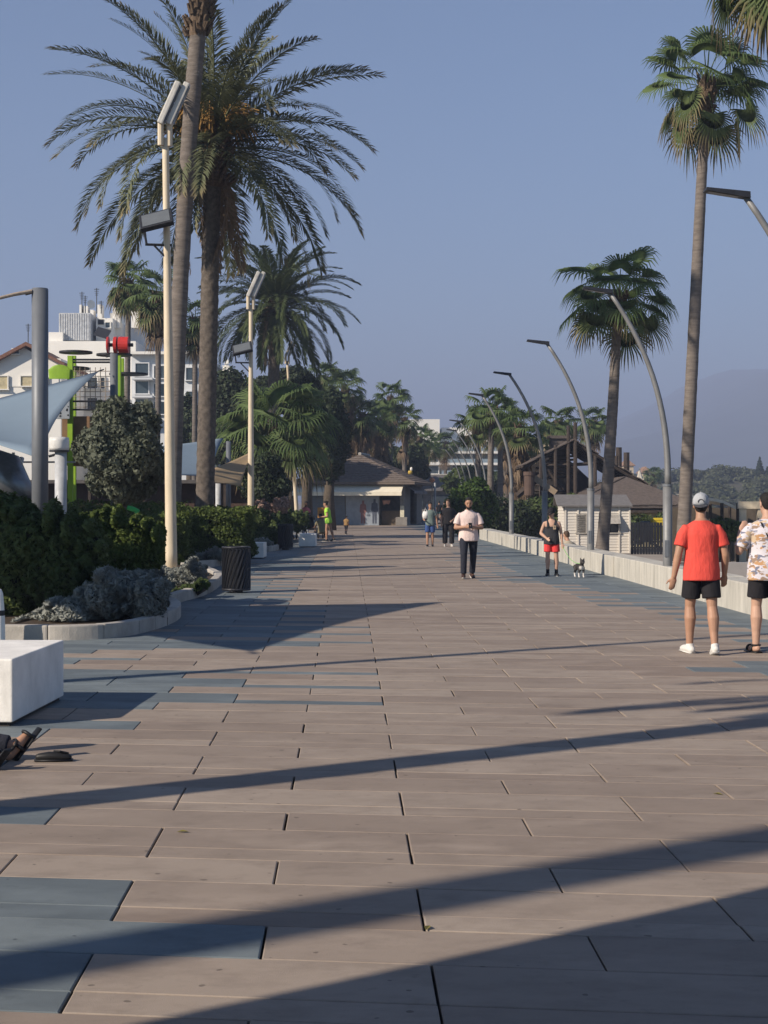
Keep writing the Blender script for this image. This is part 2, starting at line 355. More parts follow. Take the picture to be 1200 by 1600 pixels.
def shrub(name, label, cat, base, lobes, n, size, mat, group=None, stems=4, core=.72, elong=1.7, box=False, inner=.22, part='foliage', seed=1, up=0.0, stem_mat=None):
    rng = np.random.default_rng(seed); b = Vector(base)
    o = empty(name, b, 0, label, cat, group)
    V, Fq = leaf_arrays(lobes, n, size, rng, elong, box, inner, up)
    V[:, 2] = np.maximum(V[:, 2], .02); fo = link(part, np_mesh(part, V, Fq), mat, o)
    mb = MB(); rg = random.Random(seed); top = max(lobes, key=lambda l: l[1][0] * l[1][2])[0]
    for k in range(stems):
        l = lobes[k % len(lobes)]; c = Vector(l[0]); s0 = Vector((rg.uniform(-.12, .12) + (c.x * .55 if box or len(lobes) > 3 and stems > 2 else 0), rg.uniform(-.1, .1) + (c.y * .55 if box else 0), -.03))
        mb.tube([s0, s0.lerp(c, .5) + Vector((rg.uniform(-.1, .1), rg.uniform(-.1, .1), 0)), c], [.035, .028, .012], 6)
    mb.build('stem', stem_mat or bark_brown, o, True)
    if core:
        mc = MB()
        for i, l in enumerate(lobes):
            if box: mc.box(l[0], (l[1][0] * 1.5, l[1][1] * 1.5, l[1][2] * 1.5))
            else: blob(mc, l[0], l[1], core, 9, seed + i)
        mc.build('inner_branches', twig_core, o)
    return o
def tree(name, label, base, height, lobes, n, size, mat, trunk_r=.18, seed=1, group=None, core=.7, cat='tree', inner=.2):
    rng = np.random.default_rng(seed); rg = random.Random(seed); o = empty(name, base, 0, label, cat, group)
    V, Fq = leaf_arrays(lobes, n, size, rng, 1.5, False, inner); link('crown', np_mesh('crown', V, Fq), mat, o)
    mb = MB(); c0 = Vector(lobes[0][0]); zb = min(l[0][2] - l[1][2] * .6 for l in lobes)
    mb.tube([(0, 0, -.1), (rg.uniform(-.1, .1), 0, zb * .6), (c0.x * .3, c0.y * .3, max(.3, zb))], [trunk_r * 1.2, trunk_r, trunk_r * .8], 9)
    for l in lobes:
        c = Vector(l[0]); s0 = Vector((c0.x * .3, c0.y * .3, max(.25, zb) - .05)); mb.tube([s0, s0.lerp(c, .5) + Vector((rg.uniform(-.2, .2), 0, -.1)), c], [trunk_r * .6, trunk_r * .4, trunk_r * .15], 6)
    mb.build('trunk', bark_brown, o, True)
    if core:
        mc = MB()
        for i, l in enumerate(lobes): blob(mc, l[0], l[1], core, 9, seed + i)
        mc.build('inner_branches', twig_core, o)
    return o
def lobes_round(rng, c, r, k, fr=.55):
    """k lobes spread in an ellipsoid around c"""
    out = [(tuple(c), tuple(x * .78 for x in r))]
    for i in range(k):
        d = rng.normal(size=3); d /= np.linalg.norm(d); q = fr * rng.uniform(.75, 1.15)
        out.append((tuple(np.array(c) + d * np.array(r) * (1 - q * .75)), tuple(np.array(r) * q)))
    return out
# --- palm leaves. Returned pointing outward along +X, hanging under gravity already applied
def date_frond(rng, elev, L, N=96, wid=.046):
    droop = R(rng.uniform(44, 72)) * (.70 + .45 * math.cos(R(elev)) if elev > -20 else .8); n = 15; pts = [np.zeros(3)]; ang = R(elev); tg = []
    for i in range(n):
        s = (i + .5) / n; a = max(ang - droop * s ** 1.5, R(-86)); tg.append(np.array([math.cos(a), 0, math.sin(a)])); pts.append(pts[-1] + tg[-1] * L / n)
    pts = np.array(pts); tg.append(tg[-1]); tg = np.array(tg); twist = rng.uniform(-.3, .3)
    V, Fq, T = [], [], []
    for side in (1, -1):
        for i in range(N):
            s = .10 + .90 * (i + rng.random() * .6) / N; q = min(s * n, n - .001); j = int(q); p = pts[j] + (pts[j + 1] - pts[j]) * (q - j); t = tg[j]
            up = np.array([-t[2], 0, t[0]]); l = L * .145 * min(1, .45 + s * 2.6) * (1 - .62 * s ** 3) * rng.uniform(.8, 1.15); a = R(32 + 28 * s + rng.uniform(-9, 9))
            sd = np.array([0, side, 0]) * math.cos(twist) + up * math.sin(twist) * side
            d = sd * math.cos(a) + t * math.sin(a) + up * (.38 + rng.uniform(-.25, .15)); d /= np.linalg.norm(d)
            w = np.cross(d, up); w = w / (np.linalg.norm(w) + 1e-6) * wid * .5
            m = p + d * l * .5; tip = p + d * l + np.array([0, 0, -.22 * l]); b = len(V)
            V += [p, m + w, tip, m - w]; T += [s * .9, s, s + .05, s]; Fq.append((b, b + 1, b + 2, b + 3))
    for i in range(n):
        r0 = .035 * (1 - i / n) + .006; r1 = .035 * (1 - (i + 1) / n) + .006; b = len(V)
        for (p, r) in ((pts[i], r0), (pts[i + 1], r1)):
            for (dy, dz) in ((1, .0), (-1, .0), (0, -1)): V.append(p + np.array([0, dy * r, dz * r])); T.append(.4)
        for k in range(3): Fq.append((b + k, b + (k + 1) % 3, b + 3 + (k + 1) % 3, b + 3 + k))
    return np.array(V), np.array(Fq), np.array(T)
def fan_leaf(rng, elev, Rb, pet, nseg=26, dead=False):
    V, F3, F4, T = [], [], [], []
    n = 5; p = np.zeros(3); a = R(elev); pp = [p]; dr = R(22 if not dead else 8)
    for i in range(n):
        aa = max(a - dr * (i + .5) / n, R(-88)); p = p + np.array([math.cos(aa), 0, math.sin(aa)]) * pet / n; pp.append(p)
    for i in range(n):
        b = len(V); w0 = .028 - .003 * i; w1 = .028 - .003 * (i + 1)
        V += [pp[i] + (0, w0, 0), pp[i] - (0, w0, 0), pp[i] - (0, 0, w0), pp[i + 1] + (0, w1, 0), pp[i + 1] - (0, w1, 0), pp[i + 1] - (0, 0, w1)]; T += [.0] * 6
        for k in range(3): F4.append((b + k, b + (k + 1) % 3, b + 3 + (k + 1) % 3, b + 3 + k))
    ae = max(aa - R(rng.uniform(8, 48)) * (1 if elev < 60 else .5), R(-89)); t = np.array([math.cos(ae), 0, math.sin(ae)]); up = np.array([-t[2], 0, t[0]]); sd = np.array([0., 1, 0])
    tw = R(rng.uniform(-28, 28)); sd2 = sd * math.cos(tw) + up * math.sin(tw); up = up * math.cos(tw) - sd * math.sin(tw); sd = sd2
    hub = pp[-1]; span = R(rng.uniform(105, 135)) if not dead else R(rng.uniform(35, 70)); cup = rng.uniform(.05, .35); sag = rng.uniform(.22, .5) if not dead else .5
    def pt(phi, r, pl):
        q = phi / R(130); d = t * math.cos(phi) + sd * math.sin(phi)
        return hub + d * r - up * (cup * r * abs(q) ** 1.5 * .8) + up * pl + np.array([0, 0, -sag * r * (r / Rb) ** 2 * .55])
    hb = len(V); V.append(hub); T.append(.1)
    ring = []
    for i in range(2 * nseg + 1):
        phi = -span + 2 * span * i / (2 * nseg); pl = (.011 if i % 2 else -.011) * Rb; ring.append(len(V)); V.append(pt(phi, Rb * .42, pl)); T.append(.40)
    for i in range(2 * nseg): F3.append((hb, ring[i], ring[i + 1]))
    for i in range(nseg):
        phi = -span + 2 * span * (2 * i + 1) / (2 * nseg) + rng.uniform(-.03, .03); rl = Rb * (1 - .22 * (abs(phi) / R(130)) ** 2) * rng.uniform(.86, 1.08); dphi = span / nseg * .55
        b = len(V); m1 = pt(phi - dphi, rl * .78, 0); m2 = pt(phi + dphi, rl * .78, 0); tip = pt(phi, rl, 0) + np.array([0, 0, -rng.uniform(.08, .30) * Rb])
        mc = pt(phi, rl * .78, .02 * Rb); V += [m1, m2, tip, mc]; T += [.75, .75, 1.0, .75]; F4.append((ring[2 * i], ring[2 * i + 1], b + 3, b)); F4.append((ring[2 * i + 1], ring[2 * i + 2], b + 1, b + 3)); F3.append((b, b + 3, b + 2)); F3.append((b + 3, b + 1, b + 2))
    return np.array(V), np.array(F3), np.array(F4), np.array(T)
def trunk_path(base, top, bend, n=14):
    base, top = Vector(base), Vector(top); L = (top - base).length
    return [base.lerp(top, i / n) + Vector(bend) * math.sin(math.pi * i / n) * L for i in range(n + 1)]
def fan_trunk(pts, r0, r1, n=14):
    """tapered trunk with slight rings and swelling at the foot"""
    out = []; rad = []; k = 70; m = len(pts) - 1; rg = random.Random(len(pts) + int(r0 * 1e3))
    for i in range(k + 1):
        s = i / k; q = min(s * m, m - 1e-4); j = int(q); out.append(pts[j].lerp(pts[j + 1], q - j))
        rad.append((r0 + (r1 - r0) * min(1, s * 1.15)) * (1 + .25 * math.exp(-s * 26)) * (1 + rg.uniform(-.022, .022) + (.018 if i % 2 else 0)))
    mb = MB(); mb.tube(out, rad, n); return mb
FANS = {}
def fan_lib(kind, Rb, pet, nseg):
    key = (kind, round(Rb, 2), round(pet, 2), nseg)
    if key not in FANS:
        rng = np.random.default_rng(len(FANS) + 40); lib = []
        for e in (82, 66, 50, 34, 18, 2, -16, -36, -58, -78):
            for v in range(2):
                low = e < 0; mat = fan_dry if kind == 'dry' else (fan_tip if e < -10 else fan_green)
                V, F3, F4, T = fan_leaf(rng, e, Rb * rng.uniform(.92, 1.05), pet * rng.uniform(.85, 1.1), nseg, kind == 'dry'); me = np_mesh('leaf', V, [F3, F4], False, T); me.materials.append(mat)
                lib.append((e, me, V, F3, F4, T))
        FANS[key] = lib
    return FANS[key]
def pick(lib, e, rg):
    c = sorted(lib, key=lambda l: abs(l[0] - e))[:2]; return rg.choice(c)
def fan_palm(name, label, base, top, r0, r1, nleaf=34, Rb=.85, pet=.95, bend=(0, 0, 0), single=True, skirt=0, skirt_len=1.6, seed=1, group=None, emin=-50, nseg=26, wind=0.0, boss=.9):
    rg = random.Random(seed); base = Vector(base); top = Vector(top); o = empty(name, base, 0, label, 'palm tree', group)
    fan_trunk(trunk_path((0, 0, -.15), top - base, bend), r0, r1).build('trunk', bark_fan, o, True)
    tp = top - base; bm = MB(); k = 10
    bm.rings([(-boss, r1 * 1.02, r1 * 1.02), (-boss * .7, r1 * 1.5, r1 * 1.5), (-boss * .3, r1 * 1.7, r1 * 1.6), (0, r1 * 1.3, r1 * 1.3), (.2, r1 * .5, r1 * .5)], 12, None, tp)
    for i in range(int(80 * boss)):
        a = rg.uniform(0, 6.28); z = rg.uniform(-boss, .05); d = Vector((math.cos(a), math.sin(a), rg.uniform(.8, 2.2))); q = tp + Vector((math.cos(a) * r1 * 1.35, math.sin(a) * r1 * 1.35, z))
        bm.tube([q, q + d * rg.uniform(.08, .15)], [.06, .025], 5)
    sl = (tp.x / tp.z, tp.y / tp.z); bm.v = [(x + sl[0] * (z - tp.z) * (1 if bend[0] == 0 else 1.0) + (-bend[0] * 3.0 * (z - tp.z) if bend[0] else 0), y + sl[1] * (z - tp.z), z) for x, y, z in bm.v]
    crown = bm.build('crown', boss_mat, o)
    lib = fan_lib('green', Rb, pet, nseg); MV, M3, M4, MT, nb = {}, {}, {}, {}, {}
    items = []
    for i in range(nleaf):
        s = (i + .5) / nleaf; e = 86 - (86 - emin) * s ** .85 + rg.uniform(-9, 9); items.append(('leaf', lib, e, i * 2.39996 + rg.uniform(-.25, .25), .05 - .35 * s * boss))
    if skirt:
        dl = fan_lib('dry', Rb * 1.05, pet * .55, 14)
        for i in range(skirt): items.append(('dry_leaf', dl, rg.uniform(-80, -62), rg.uniform(0, 6.28), -.2 - skirt_len * rg.random() ** 1.1))
    for nm, lb, e, az, dz in items:
        el, me, V, F3, F4, T = pick(lb, e, rg)
        if wind: az = az + wind * math.sin(az) * .6
        rr = r1 * .6; off = Vector((math.cos(az) * rr, math.sin(az) * rr, dz)) + tp; sc = rg.uniform(.88, 1.1)
        if single and nm == 'leaf':
            l = bpy.data.objects.new('leaf', me); COL.objects.link(l); l.parent = crown; l.location = off; l.rotation_euler = (0, 0, az); l.scale = (sc,) * 3
        else:
            key = 'dry' if nm == 'dry_leaf' else ('tip' if el < -10 else 'green')
            c, s_ = math.cos(az), math.sin(az); W = V * sc; W = np.stack([W[:, 0] * c - W[:, 1] * s_, W[:, 0] * s_ + W[:, 1] * c, W[:, 2]], 1) + np.array(off); b = nb.get(key, 0)
            MV.setdefault(key, []).append(W); M3.setdefault(key, []).append(F3 + b); M4.setdefault(key, []).append(F4 + b); MT.setdefault(key, []).append(T); nb[key] = b + len(W)
    for key in MV:
        me = np_mesh('leaves', np.concatenate(MV[key]), [np.concatenate(M3[key]), np.concatenate(M4[key])], False, np.concatenate(MT[key]))
        link({'dry': 'dead_leaf_skirt', 'tip': 'lower_leaves', 'green': 'leaves'}[key], me, {'dry': fan_dry, 'tip': fan_tip, 'green': fan_green}[key], crown)
    return o
def date_palm(name, label, base, top, r0, r1, L, nfr, seed, mat, fruit=True, emin=-48, bend=(0, 0, 0), group=None, wid=.046):
    rg = random.Random(seed); rng = np.random.default_rng(seed); base = Vector(base); top = Vector(top); o = empty(name, base, 0, label, 'palm tree', group)
    pts = trunk_path((0, 0, -.15), top - base, bend); n, k = 30, 230; V = []; m = len(pts) - 1
    for i in range(k + 1):
        s = i / k; q = min(s * m, m - 1e-4); j = int(q); c = pts[j].lerp(pts[j + 1], q - j); r = r0 + (r1 - r0) * s
        for a in range(n):
            ph = 2 * math.pi * a / n; u = (ph * 5 / 6.283 + i * .5 * .30); w = (-ph * 5 / 6.283 + i * .5 * .30)
            dia = abs((u % 1) - .5) + abs((w % 1) - .5); rr = r * (1 + .10 * (1 - dia) * 1.0 + rg.uniform(-.012, .012) - .05)
            V.append((c.x + rr * math.cos(ph), c.y + rr * math.sin(ph), c.z))
    i, a = np.meshgrid(np.arange(k), np.arange(n), indexing='ij'); a2 = (a + 1) % n
    Fq = np.stack([(i * n + a).ravel(), (i * n + a2).ravel(), ((i + 1) * n + a2).ravel(), ((i + 1) * n + a).ravel()], 1)
    link('trunk', np_mesh('trunk', V, Fq, False), bark_date, o)
    tp = top - base; b = MB(); b.rings([(-1.25, r1 * 1.0, r1 * 1.0), (-1.1, r1 * 1.45, r1 * 1.45), (-.5, r1 * 1.7, r1 * 1.7), (0, r1 * 1.6, r1 * 1.6), (.5, r1 * .9, r1 * .9), (.8, .1, .1)], 16, None, tp)
    for i in range(150):
        a = rg.uniform(0, 6.28); z = rg.uniform(-1.25, .5); q = tp + Vector((math.cos(a) * r1 * 1.5, math.sin(a) * r1 * 1.5, z)); d = Vector((math.cos(a), math.sin(a), rg.uniform(.5, 1.5)))
        b.tube([q, q + d * rg.uniform(.15, .34)], [.06, .03], 5)
    crown = b.build('crown', boss_mat, o)
    if fruit:
        for a in np.linspace(0, 6.28, 8)[:-1]:
            f = MB(); a += rg.uniform(-.3, .3)
            for s in range(60):
                q0 = tp + Vector((math.cos(a) * .2, math.sin(a) * .2, .2)); out = Vector((math.cos(a + rg.uniform(-.5, .5)), math.sin(a + rg.uniform(-.5, .5)), 0)); u = rg.uniform(.45, .95)
                q1 = q0 + out * u * .8 + Vector((0, 0, .75 * u)); q2 = q0 + out * u * 1.25 + Vector((0, 0, rg.uniform(-.3, .55)))
                f.tube([q0, q1, q2], [.014, .012, .02], 4)
            f.build('fruit_stalks', fruit_mat, crown)
    lib = []
    for e in (84, 70, 56, 42, 28, 14, 0, -16, -34, -54):
        for v in range(2):
            W, Q, T = date_frond(rng, e, L, 96, wid); me = np_mesh('frond', W, Q, False, T); me.materials.append(mat); lib.append((e, me))
    for i in range(nfr):
        s = (i + .5) / nfr; e = 88 - (88 - emin) * s ** .9 + rg.uniform(-8, 8); c = sorted(lib, key=lambda l: abs(l[0] - e))[:2]; me = rg.choice(c)[1]; az = i * 2.39996 + rg.uniform(-.2, .2)
        f = bpy.data.objects.new('frond', me); COL.objects.link(f); f.parent = crown; sc = rg.uniform(.86, 1.08) * (.82 if s < .15 else 1)
        f.location = tp + Vector((math.cos(az) * r1 * .9, math.sin(az) * r1 * .9, .35 - .7 * s)); f.rotation_euler = (rg.uniform(-.22, .22), 0, az); f.scale = (sc,) * 3
    W, Q, T = date_frond(rng, -58, L * .62, 60); dm_ = np_mesh('dead_frond', W, Q, False, T); dm_.materials.append(fan_dry)
    for i in range(6):
        az = rg.uniform(0, 6.28); f = bpy.data.objects.new('dead_frond', dm_); COL.objects.link(f); f.parent = crown; f.location = tp + Vector((math.cos(az) * r1 * 1.2, math.sin(az) * r1 * 1.2, -.55)); f.rotation_euler = (rg.uniform(-.3, .3), rg.uniform(0, .35), az); f.scale = (rg.uniform(.7, 1.1),) * 3
    return o
# ------------------------------------------------------------------ right side: seat wall, lamps
wall = empty('seat_wall', (wallx(14), 14, 0), 0, 'low pale concrete seat wall running along the right edge of the promenade', 'wall')
y = 12.0; i = 0
wrg = random.Random(3)
while y < 62:
    ln = wrg.choice((2.9, 3.0, 2.95)); gap = .16 if i in (7, 9) else .02
    w = .46; x0, x1 = wallx(y), wallx(y + ln); off = .05 if i in (7, 8) else 0
    mb = MB(); mb.prism([(x0 - off, y), (x0 + w, y), (x1 + w, y + ln - gap), (x1 - off, y + ln - gap)], -.05, .44 + wrg.uniform(-.006, .006))
    b = mb.build('block', concrete, None, bevel=.018); b.parent = wall; b.matrix_parent_inverse = wall.matrix_basis.inverted()
    if i not in (7, 9):
        j = MB(); j.prism([(x1 - off + .03, y + ln - .03), (x1 + w - .03, y + ln - .03), (x1 + w - .03, y + ln + .01), (x1 - off + .03, y + ln + .01)], -.05, .40)
        jo = j.build('joint', joint_mat); jo.parent = wall; jo.matrix_parent_inverse = wall.matrix_basis.inverted()
    y += ln; i += 1
lamp_words = ['nearest curved grey lamp, only its arm and head show at the right edge', 'curved grey lamp rising behind the wall beside the man in the red shirt', 'curved grey lamp in front of the white shed', 'curved grey lamp behind the teenager in red shorts',
              'curved grey lamp standing left of the broken timber roof', 'curved grey lamp above the leafy bush by the wall', 'curved thin far lamp just beyond the bush', 'second curved lamp beyond the bush', 'third curved lamp beyond the bush', 'farthest curved lamp toward the hotel']
lamp_y = [18.4, 27.6, 36.6, 45.6, 54.6, 72.5, 82, 91, 100, 110]
def curved_lamp(Yv, xb, label, H=5.35, reach=1.12, thick=1.0):
    o = empty('street_lamp', (xb, Yv, 0), 0, label, 'street lamp', 'curved lamps along the seat wall')
    s = MB(); s.tube([(0, 0, -.62), (0, 0, 1.9)], .085 * thick, 14); sl_ = s.build('sleeve', lamp_metal, o, True)
    d_ = MB(); d_.box((-.03, -.082 * thick, .75), (.07, .02, .30)); d_.build('access_door', grey_metal, sl_, bevel=.004)
    d_ = MB(); d_.tube([(0, 0, 1.86), (0, 0, 1.905)], .092 * thick, 14); d_.build('collar', grey_metal, sl_)
    pts = []; rad = []
    for k in range(17):
        t = k / 16; pts.append((-reach * t ** 2.3 + .01, 0, 1.85 + (H - 1.85) * t ** .97)); rad.append((.062 - .024 * t) * thick)
    p = MB(); p.tube(pts, rad, 10); p.build('pole', lamp_metal, o, True)
    h = MB(); x0 = -reach; vs = [(x0 + .06, -.08, H - .03), (x0 + .06, .08, H - .03), (x0 - .48, .10, H + .06), (x0 - .48, -.10, H + .06), (x0 + .06, -.06, H + .05), (x0 + .06, .06, H + .05), (x0 - .46, .07, H + .10), (x0 - .46, -.07, H + .10)]
    h.add(vs, [(0, 1, 2, 3), (4, 7, 6, 5), (0, 4, 5, 1), (1, 5, 6, 2), (2, 6, 7, 3), (3, 7, 4, 0)]); hd = h.build('lamp_head', dark_metal, o)
    l = MB(); l.add([(x0 - .08, -.06, H - .012), (x0 - .08, .06, H - .012), (x0 - .44, .07, H + .048), (x0 - .44, -.07, H + .048)], [(0, 1, 2, 3)]); l.build('lens', lamp_glass, hd)
    return o
for n_, (Yv, lb) in enumerate(zip(lamp_y, lamp_words)):
    px = {0: 1300, 1: 1043, 2: 923, 3: 851, 4: 799, 5: 759, 6: 748, 7: 737, 8: 729, 9: 722}[n_]
    curved_lamp(Yv, (px - 600) / F * Yv, lb, 5.35 if n_ else 5.25, 1.05 if n_ < 5 else 1.25, 1.0 if n_ < 5 else .8)
# palms on the right
fan_palm('palm_tree', 'tallest fan palm on the right with long bare straight trunk', A(1066, 868, 46), A(1104, 126, 46.5), .205, .155, 28, .95, 1.2, (.0, 0, 0), seed=21, emin=-40, boss=1.1, nseg=30)
fan_palm('palm_tree', 'windblown fan palm with leaning trunk beside the white shed', A(940, 862, 47.5), A(966, 462, 47.5), .195, .145, 25, .95, 1.15, (.006, 0, 0), seed=33, emin=-34, boss=1.0, nseg=30)
fan_palm('palm_tree', 'fan palm at the top right corner, only its leaves show', A(1262, 900, 30), A(1226, -88, 30), .24, .18, 30, .95, 1.0, seed=8, emin=-50, nseg=30)
cl = [(769, 640, 88, 'tallest palm of the cluster left of the broken timber roof', 0), (746, 664, 92, 'palm at the left edge of the roadside cluster', 0), (783, 652, 97, 'palm leaning out behind the tallest palm of the cluster', 0),
      (812, 668, 84, 'palm with a shaggy brown skirt of dead leaves beside the timber roof', 46), (792, 676, 104, 'slim palm half hidden in the roadside cluster', 14), (832, 690, 98, 'short far palm right of the shaggy palm', 0)]
for k, (px, py, Yv, lb, sk) in enumerate(cl):
    fan_palm('palm_tree', lb, A(px - 2 + (k % 3), 820, Yv) * 1, A(px, py, Yv), .21, .15, 20, .88, .95, (.008 * (1 if k % 2 else -1), 0, 0), False, sk, 2.6, 60 + k, 'palms along the far seat wall', -32, 18)
for k, (px, py, Yv, lb) in enumerate([(874, 660, 112, 'fan palm rising behind the stone chimney'), (926, 660, 122, 'small fan palm right of the chimney palm'), (1020, 742, 230, 'tiny palm on the slope below the chapel')]):
    fan_palm('palm_tree', lb, Vector((A(px, py, Yv).x, Yv, -.65)), A(px, py, Yv), .22, .17, 26, .95, .9, (0, 0, 0), False, 4 if k < 2 else 10, .8, 80 + k, None, -45, 18)
# ---- white shed
wood_white = M('white_boards', (.62, .57, .50), .7, .12, 4, .1, 40, stretch=(1, 1, 6))
roof_grey = M('shed_roof_felt', (.16, .15, .145), .9, .2, 5, .2, 40)
shutter_m = M('weathered_wood', (.36, .33, .29), .85, .3, 9, .3, 50)
glass_dark = M('dark_glass', (.02, .022, .025), .12, .1, spec=.5)
GZ = -.65
sY = (CH - GZ) * F / (864 - HY)
def sx(px): return (px - 600) / F * sY
def sz(py): return CH - (py - HY) / F * sY
shed = empty('beach_shed', (sx(930), sY, GZ), 0, 'small white clapboard shed with grey felt roof behind the seat wall', 'shed')
def put(o, par): o.parent = par; o.matrix_parent_inverse = Matrix.Translation(-Vector(par.location)) if par.rotation_euler.z == 0 else par.matrix_basis.inverted(); return o
x0, x1, z0, z1 = sx(882), sx(984), GZ, sz(789); dep = 2.3
mb = MB(); mb.bb(x0, x1, sY, sY + dep, z0, z1); put(mb.build('wall', wood_white), shed)
nb = 17; hgt = (z1 - z0) / nb
bd = MB(); bd.add([(0, -.006, 0), (0, -.036, 0), (0, -.010, hgt * .94), (1, -.006, 0), (1, -.036, 0), (1, -.010, hgt * .94)], [(0, 1, 2), (3, 5, 4), (1, 4, 5, 2), (0, 3, 4, 1), (0, 2, 5, 3)]); bdm = bd.mesh('board'); bdm.materials.append(wood_white)
for k in range(nb):
    b = link('board', bdm, None, None, (x0 + .04, sY, z0 + k * hgt)); b.scale = (x1 - x0 - .08, 1, 1); put(b, shed)
    b = link('board', bdm, None, None, (x0, sY + dep, z0 + k * hgt)); b.rotation_euler = (0, 0, R(-90)); b.scale = (dep, 1, 1); put(b, shed)
for xx in (x0, x0 + .55, x1 - .5, x1 - .05):
    t = MB(); t.bb(xx, xx + .07, sY - .07, sY - .003, z0, z1); put(t.build('trim', wood_white), shed)
rf = MB(); e = .22; zr = sz(779)
vs = [(x0 - e - .12, sY - e, z1 - .01), (x1 + e * .4, sY - e, z1 - .01), (x1 + e * .2, sY + dep * .55, zr + .18), (x0 - e - .1, sY + dep * .55, zr + .18), (x1 + e * .3, sY + dep + e, z1), (x0 - e, sY + dep + e, z1)]
rf.add(vs + [(a, b, c - .06) for a, b, c in vs], [(0, 1, 2, 3), (3, 2, 4, 5), (6, 9, 8, 7), (9, 11, 10, 8), (0, 6, 7, 1), (0, 3, 9, 6), (1, 7, 8, 2), (3, 5, 11, 9), (2, 8, 10, 4), (4, 10, 11, 5)])
put(rf.build('roof', roof_grey), shed)
def louvre_window(xa, xb, za, zb, open_=False):
    w = MB(); w.bb(xa, xb, sY - .05, sY - .03, za, zb); wo = put(w.build('window', glass_dark), shed)
    f = MB()
    for (p, q, r, s_) in ((xa - .05, xa, za, zb), (xb, xb + .05, za, zb), (xa - .05, xb + .05, zb, zb + .05), (xa - .09, xb + .09, za - .06, za)): f.bb(p, q, sY - .10, sY - .035, r, s_)
    fo = f.build('frame', shutter_m, wo); fo.matrix_parent_inverse = wo.matrix_basis.inverted() @ Matrix.Translation(-Vector(shed.location)) if False else fo.matrix_parent_inverse
    return wo
louvre_window(sx(902), sx(915), sz(832), sz(805))
louvre_window(sx(951), sx(967), sz(832), sz(817))
for zc in np.linspace(sz(830), sz(807), 9):
    t = MB(); t.box((sx(908.5), sY - .08, zc), (sx(915) - sx(902), .012, .075), m=Matrix.Rotation(R(35), 3, 'X')); put(t.build('slat', shutter_m), shed)
fl = MB(); za = sz(804); L_ = .5; mtx = Matrix.Rotation(R(-38), 3, 'X')
fl.box((sx(959), sY - .06 - .17, za - .2), (sx(968) - sx(950), .02, L_), m=mtx); put(fl.build('hatch', shutter_m), shed)
for xx in (sx(951), sx(967)):
    t = MB(); t.tube([(xx, sY - .05, sz(832)), (xx, sY - .36, za - .36)], .014, 5); put(t.build('prop', shutter_m), shed)
# ---- restaurant with shingled roof behind the shed
shingle = M('dark_shingles', (.115, .092, .080), .95, .35, 7, .5, 30, stretch=(1, 1, 3))
wood_dark = M('weathered_dark_wood', (.060, .046, .038), .9, .4, 6, .4, 30)
yellow_wall = M('pale_yellow_render', (.46, .40, .24), .85, .12, 3)
def hip_roof(mb, x0, x1, y0, y1, ze, zr, courses=0, inset=None):
    w = min(x1 - x0, y1 - y0) / 2; ins = inset or w
    if (x1 - x0) > (y1 - y0): r0, r1 = ((x0 + ins, (y0 + y1) / 2, zr), (x1 - ins, (y0 + y1) / 2, zr))
    else: r0, r1 = (((x0 + x1) / 2, y0 + ins, zr), ((x0 + x1) / 2, y1 - ins, zr))
    c = [(x0, y0, ze), (x1, y0, ze), (x1, y1, ze), (x0, y1, ze)]; lo = [(a, b, z - .12) for a, b, z in c]
    if (x1 - x0) > (y1 - y0): fs = [(0, 1, 5, 4), (1, 2, 5), (2, 3, 4, 5), (3, 0, 4)]
    else: fs = [(0, 1, 4), (1, 2, 5, 4), (2, 3, 5), (3, 0, 4, 5)]
    mb.add(c + [r0, r1] + lo, fs + [(6, 9, 8, 7), (0, 6, 7, 1), (1, 7, 8, 2), (2, 8, 9, 3), (3, 9, 6, 0)])
    return c, r0, r1
def shingle_rows(parent, c0, c1, r0, r1, n, mat, rg, name='shingle_course'):
    """overlapping courses on one roof slope between eave c0-c1 and ridge r0-r1, each course a strip of uneven shingles"""
    c0, c1, r0, r1 = map(Vector, (c0, c1, r0, r1)); nrm = (c1 - c0).cross(r0 - c0).normalized()
    if nrm.z < 0: nrm = -nrm
    for k in range(n):
        a0, a1 = c0.lerp(r0, k / n), c1.lerp(r1, k / n); b0, b1 = c0.lerp(r0, (k + 1.15) / n), c1.lerp(r1, (k + 1.15) / n); m = max(2, int((a1 - a0).length / .42)); mb = MB()
        for j in range(m):
            u0, u1 = (j + .015) / m, (j + .985) / m; l = nrm * (.055 + rg.uniform(-.012, .012)); dn = (a0 - b0).normalized() * rg.uniform(0, .05)
            p = [a0.lerp(a1, u0) + l + dn, a0.lerp(a1, u1) + l + dn, b0.lerp(b1, u1) + nrm * .015, b0.lerp(b1, u0) + nrm * .015]
            q = [a0.lerp(a1, u0) + nrm * .004 + dn, a0.lerp(a1, u1) + nrm * .004 + dn]
            mb.add(p + q, [(0, 1, 2, 3), (4, 5, 1, 0), (4, 0, 3), (5, 2, 1)])
        o = mb.build(name, mat); put(o, parent)
rst = empty('beach_restaurant', (9.5, 74, GZ), 0, 'low restaurant with wide dark shingled hip roof and pale yellow wall', 'building')
rx0, rx1, ry0, ry1 = (884 - 600) / F * 74, (1092 - 600) / F * 74, 73.2, 84
mb = MB(); c, r0, r1 = hip_roof(mb, rx0, rx1, ry0, ry1, CH - (790 - HY) / F * 73.2, CH + (HY - 746) / F * 78, inset=2.6); put(mb.build('roof', shingle), rst)
rgs = random.Random(4)
shingle_rows(rst, c[0], c[1], r0, r1, 14, shingle, rgs); shingle_rows(rst, c[3], c[0], r0, Vector(r0) + Vector((0, .05, 0)), 12, shingle, rgs)
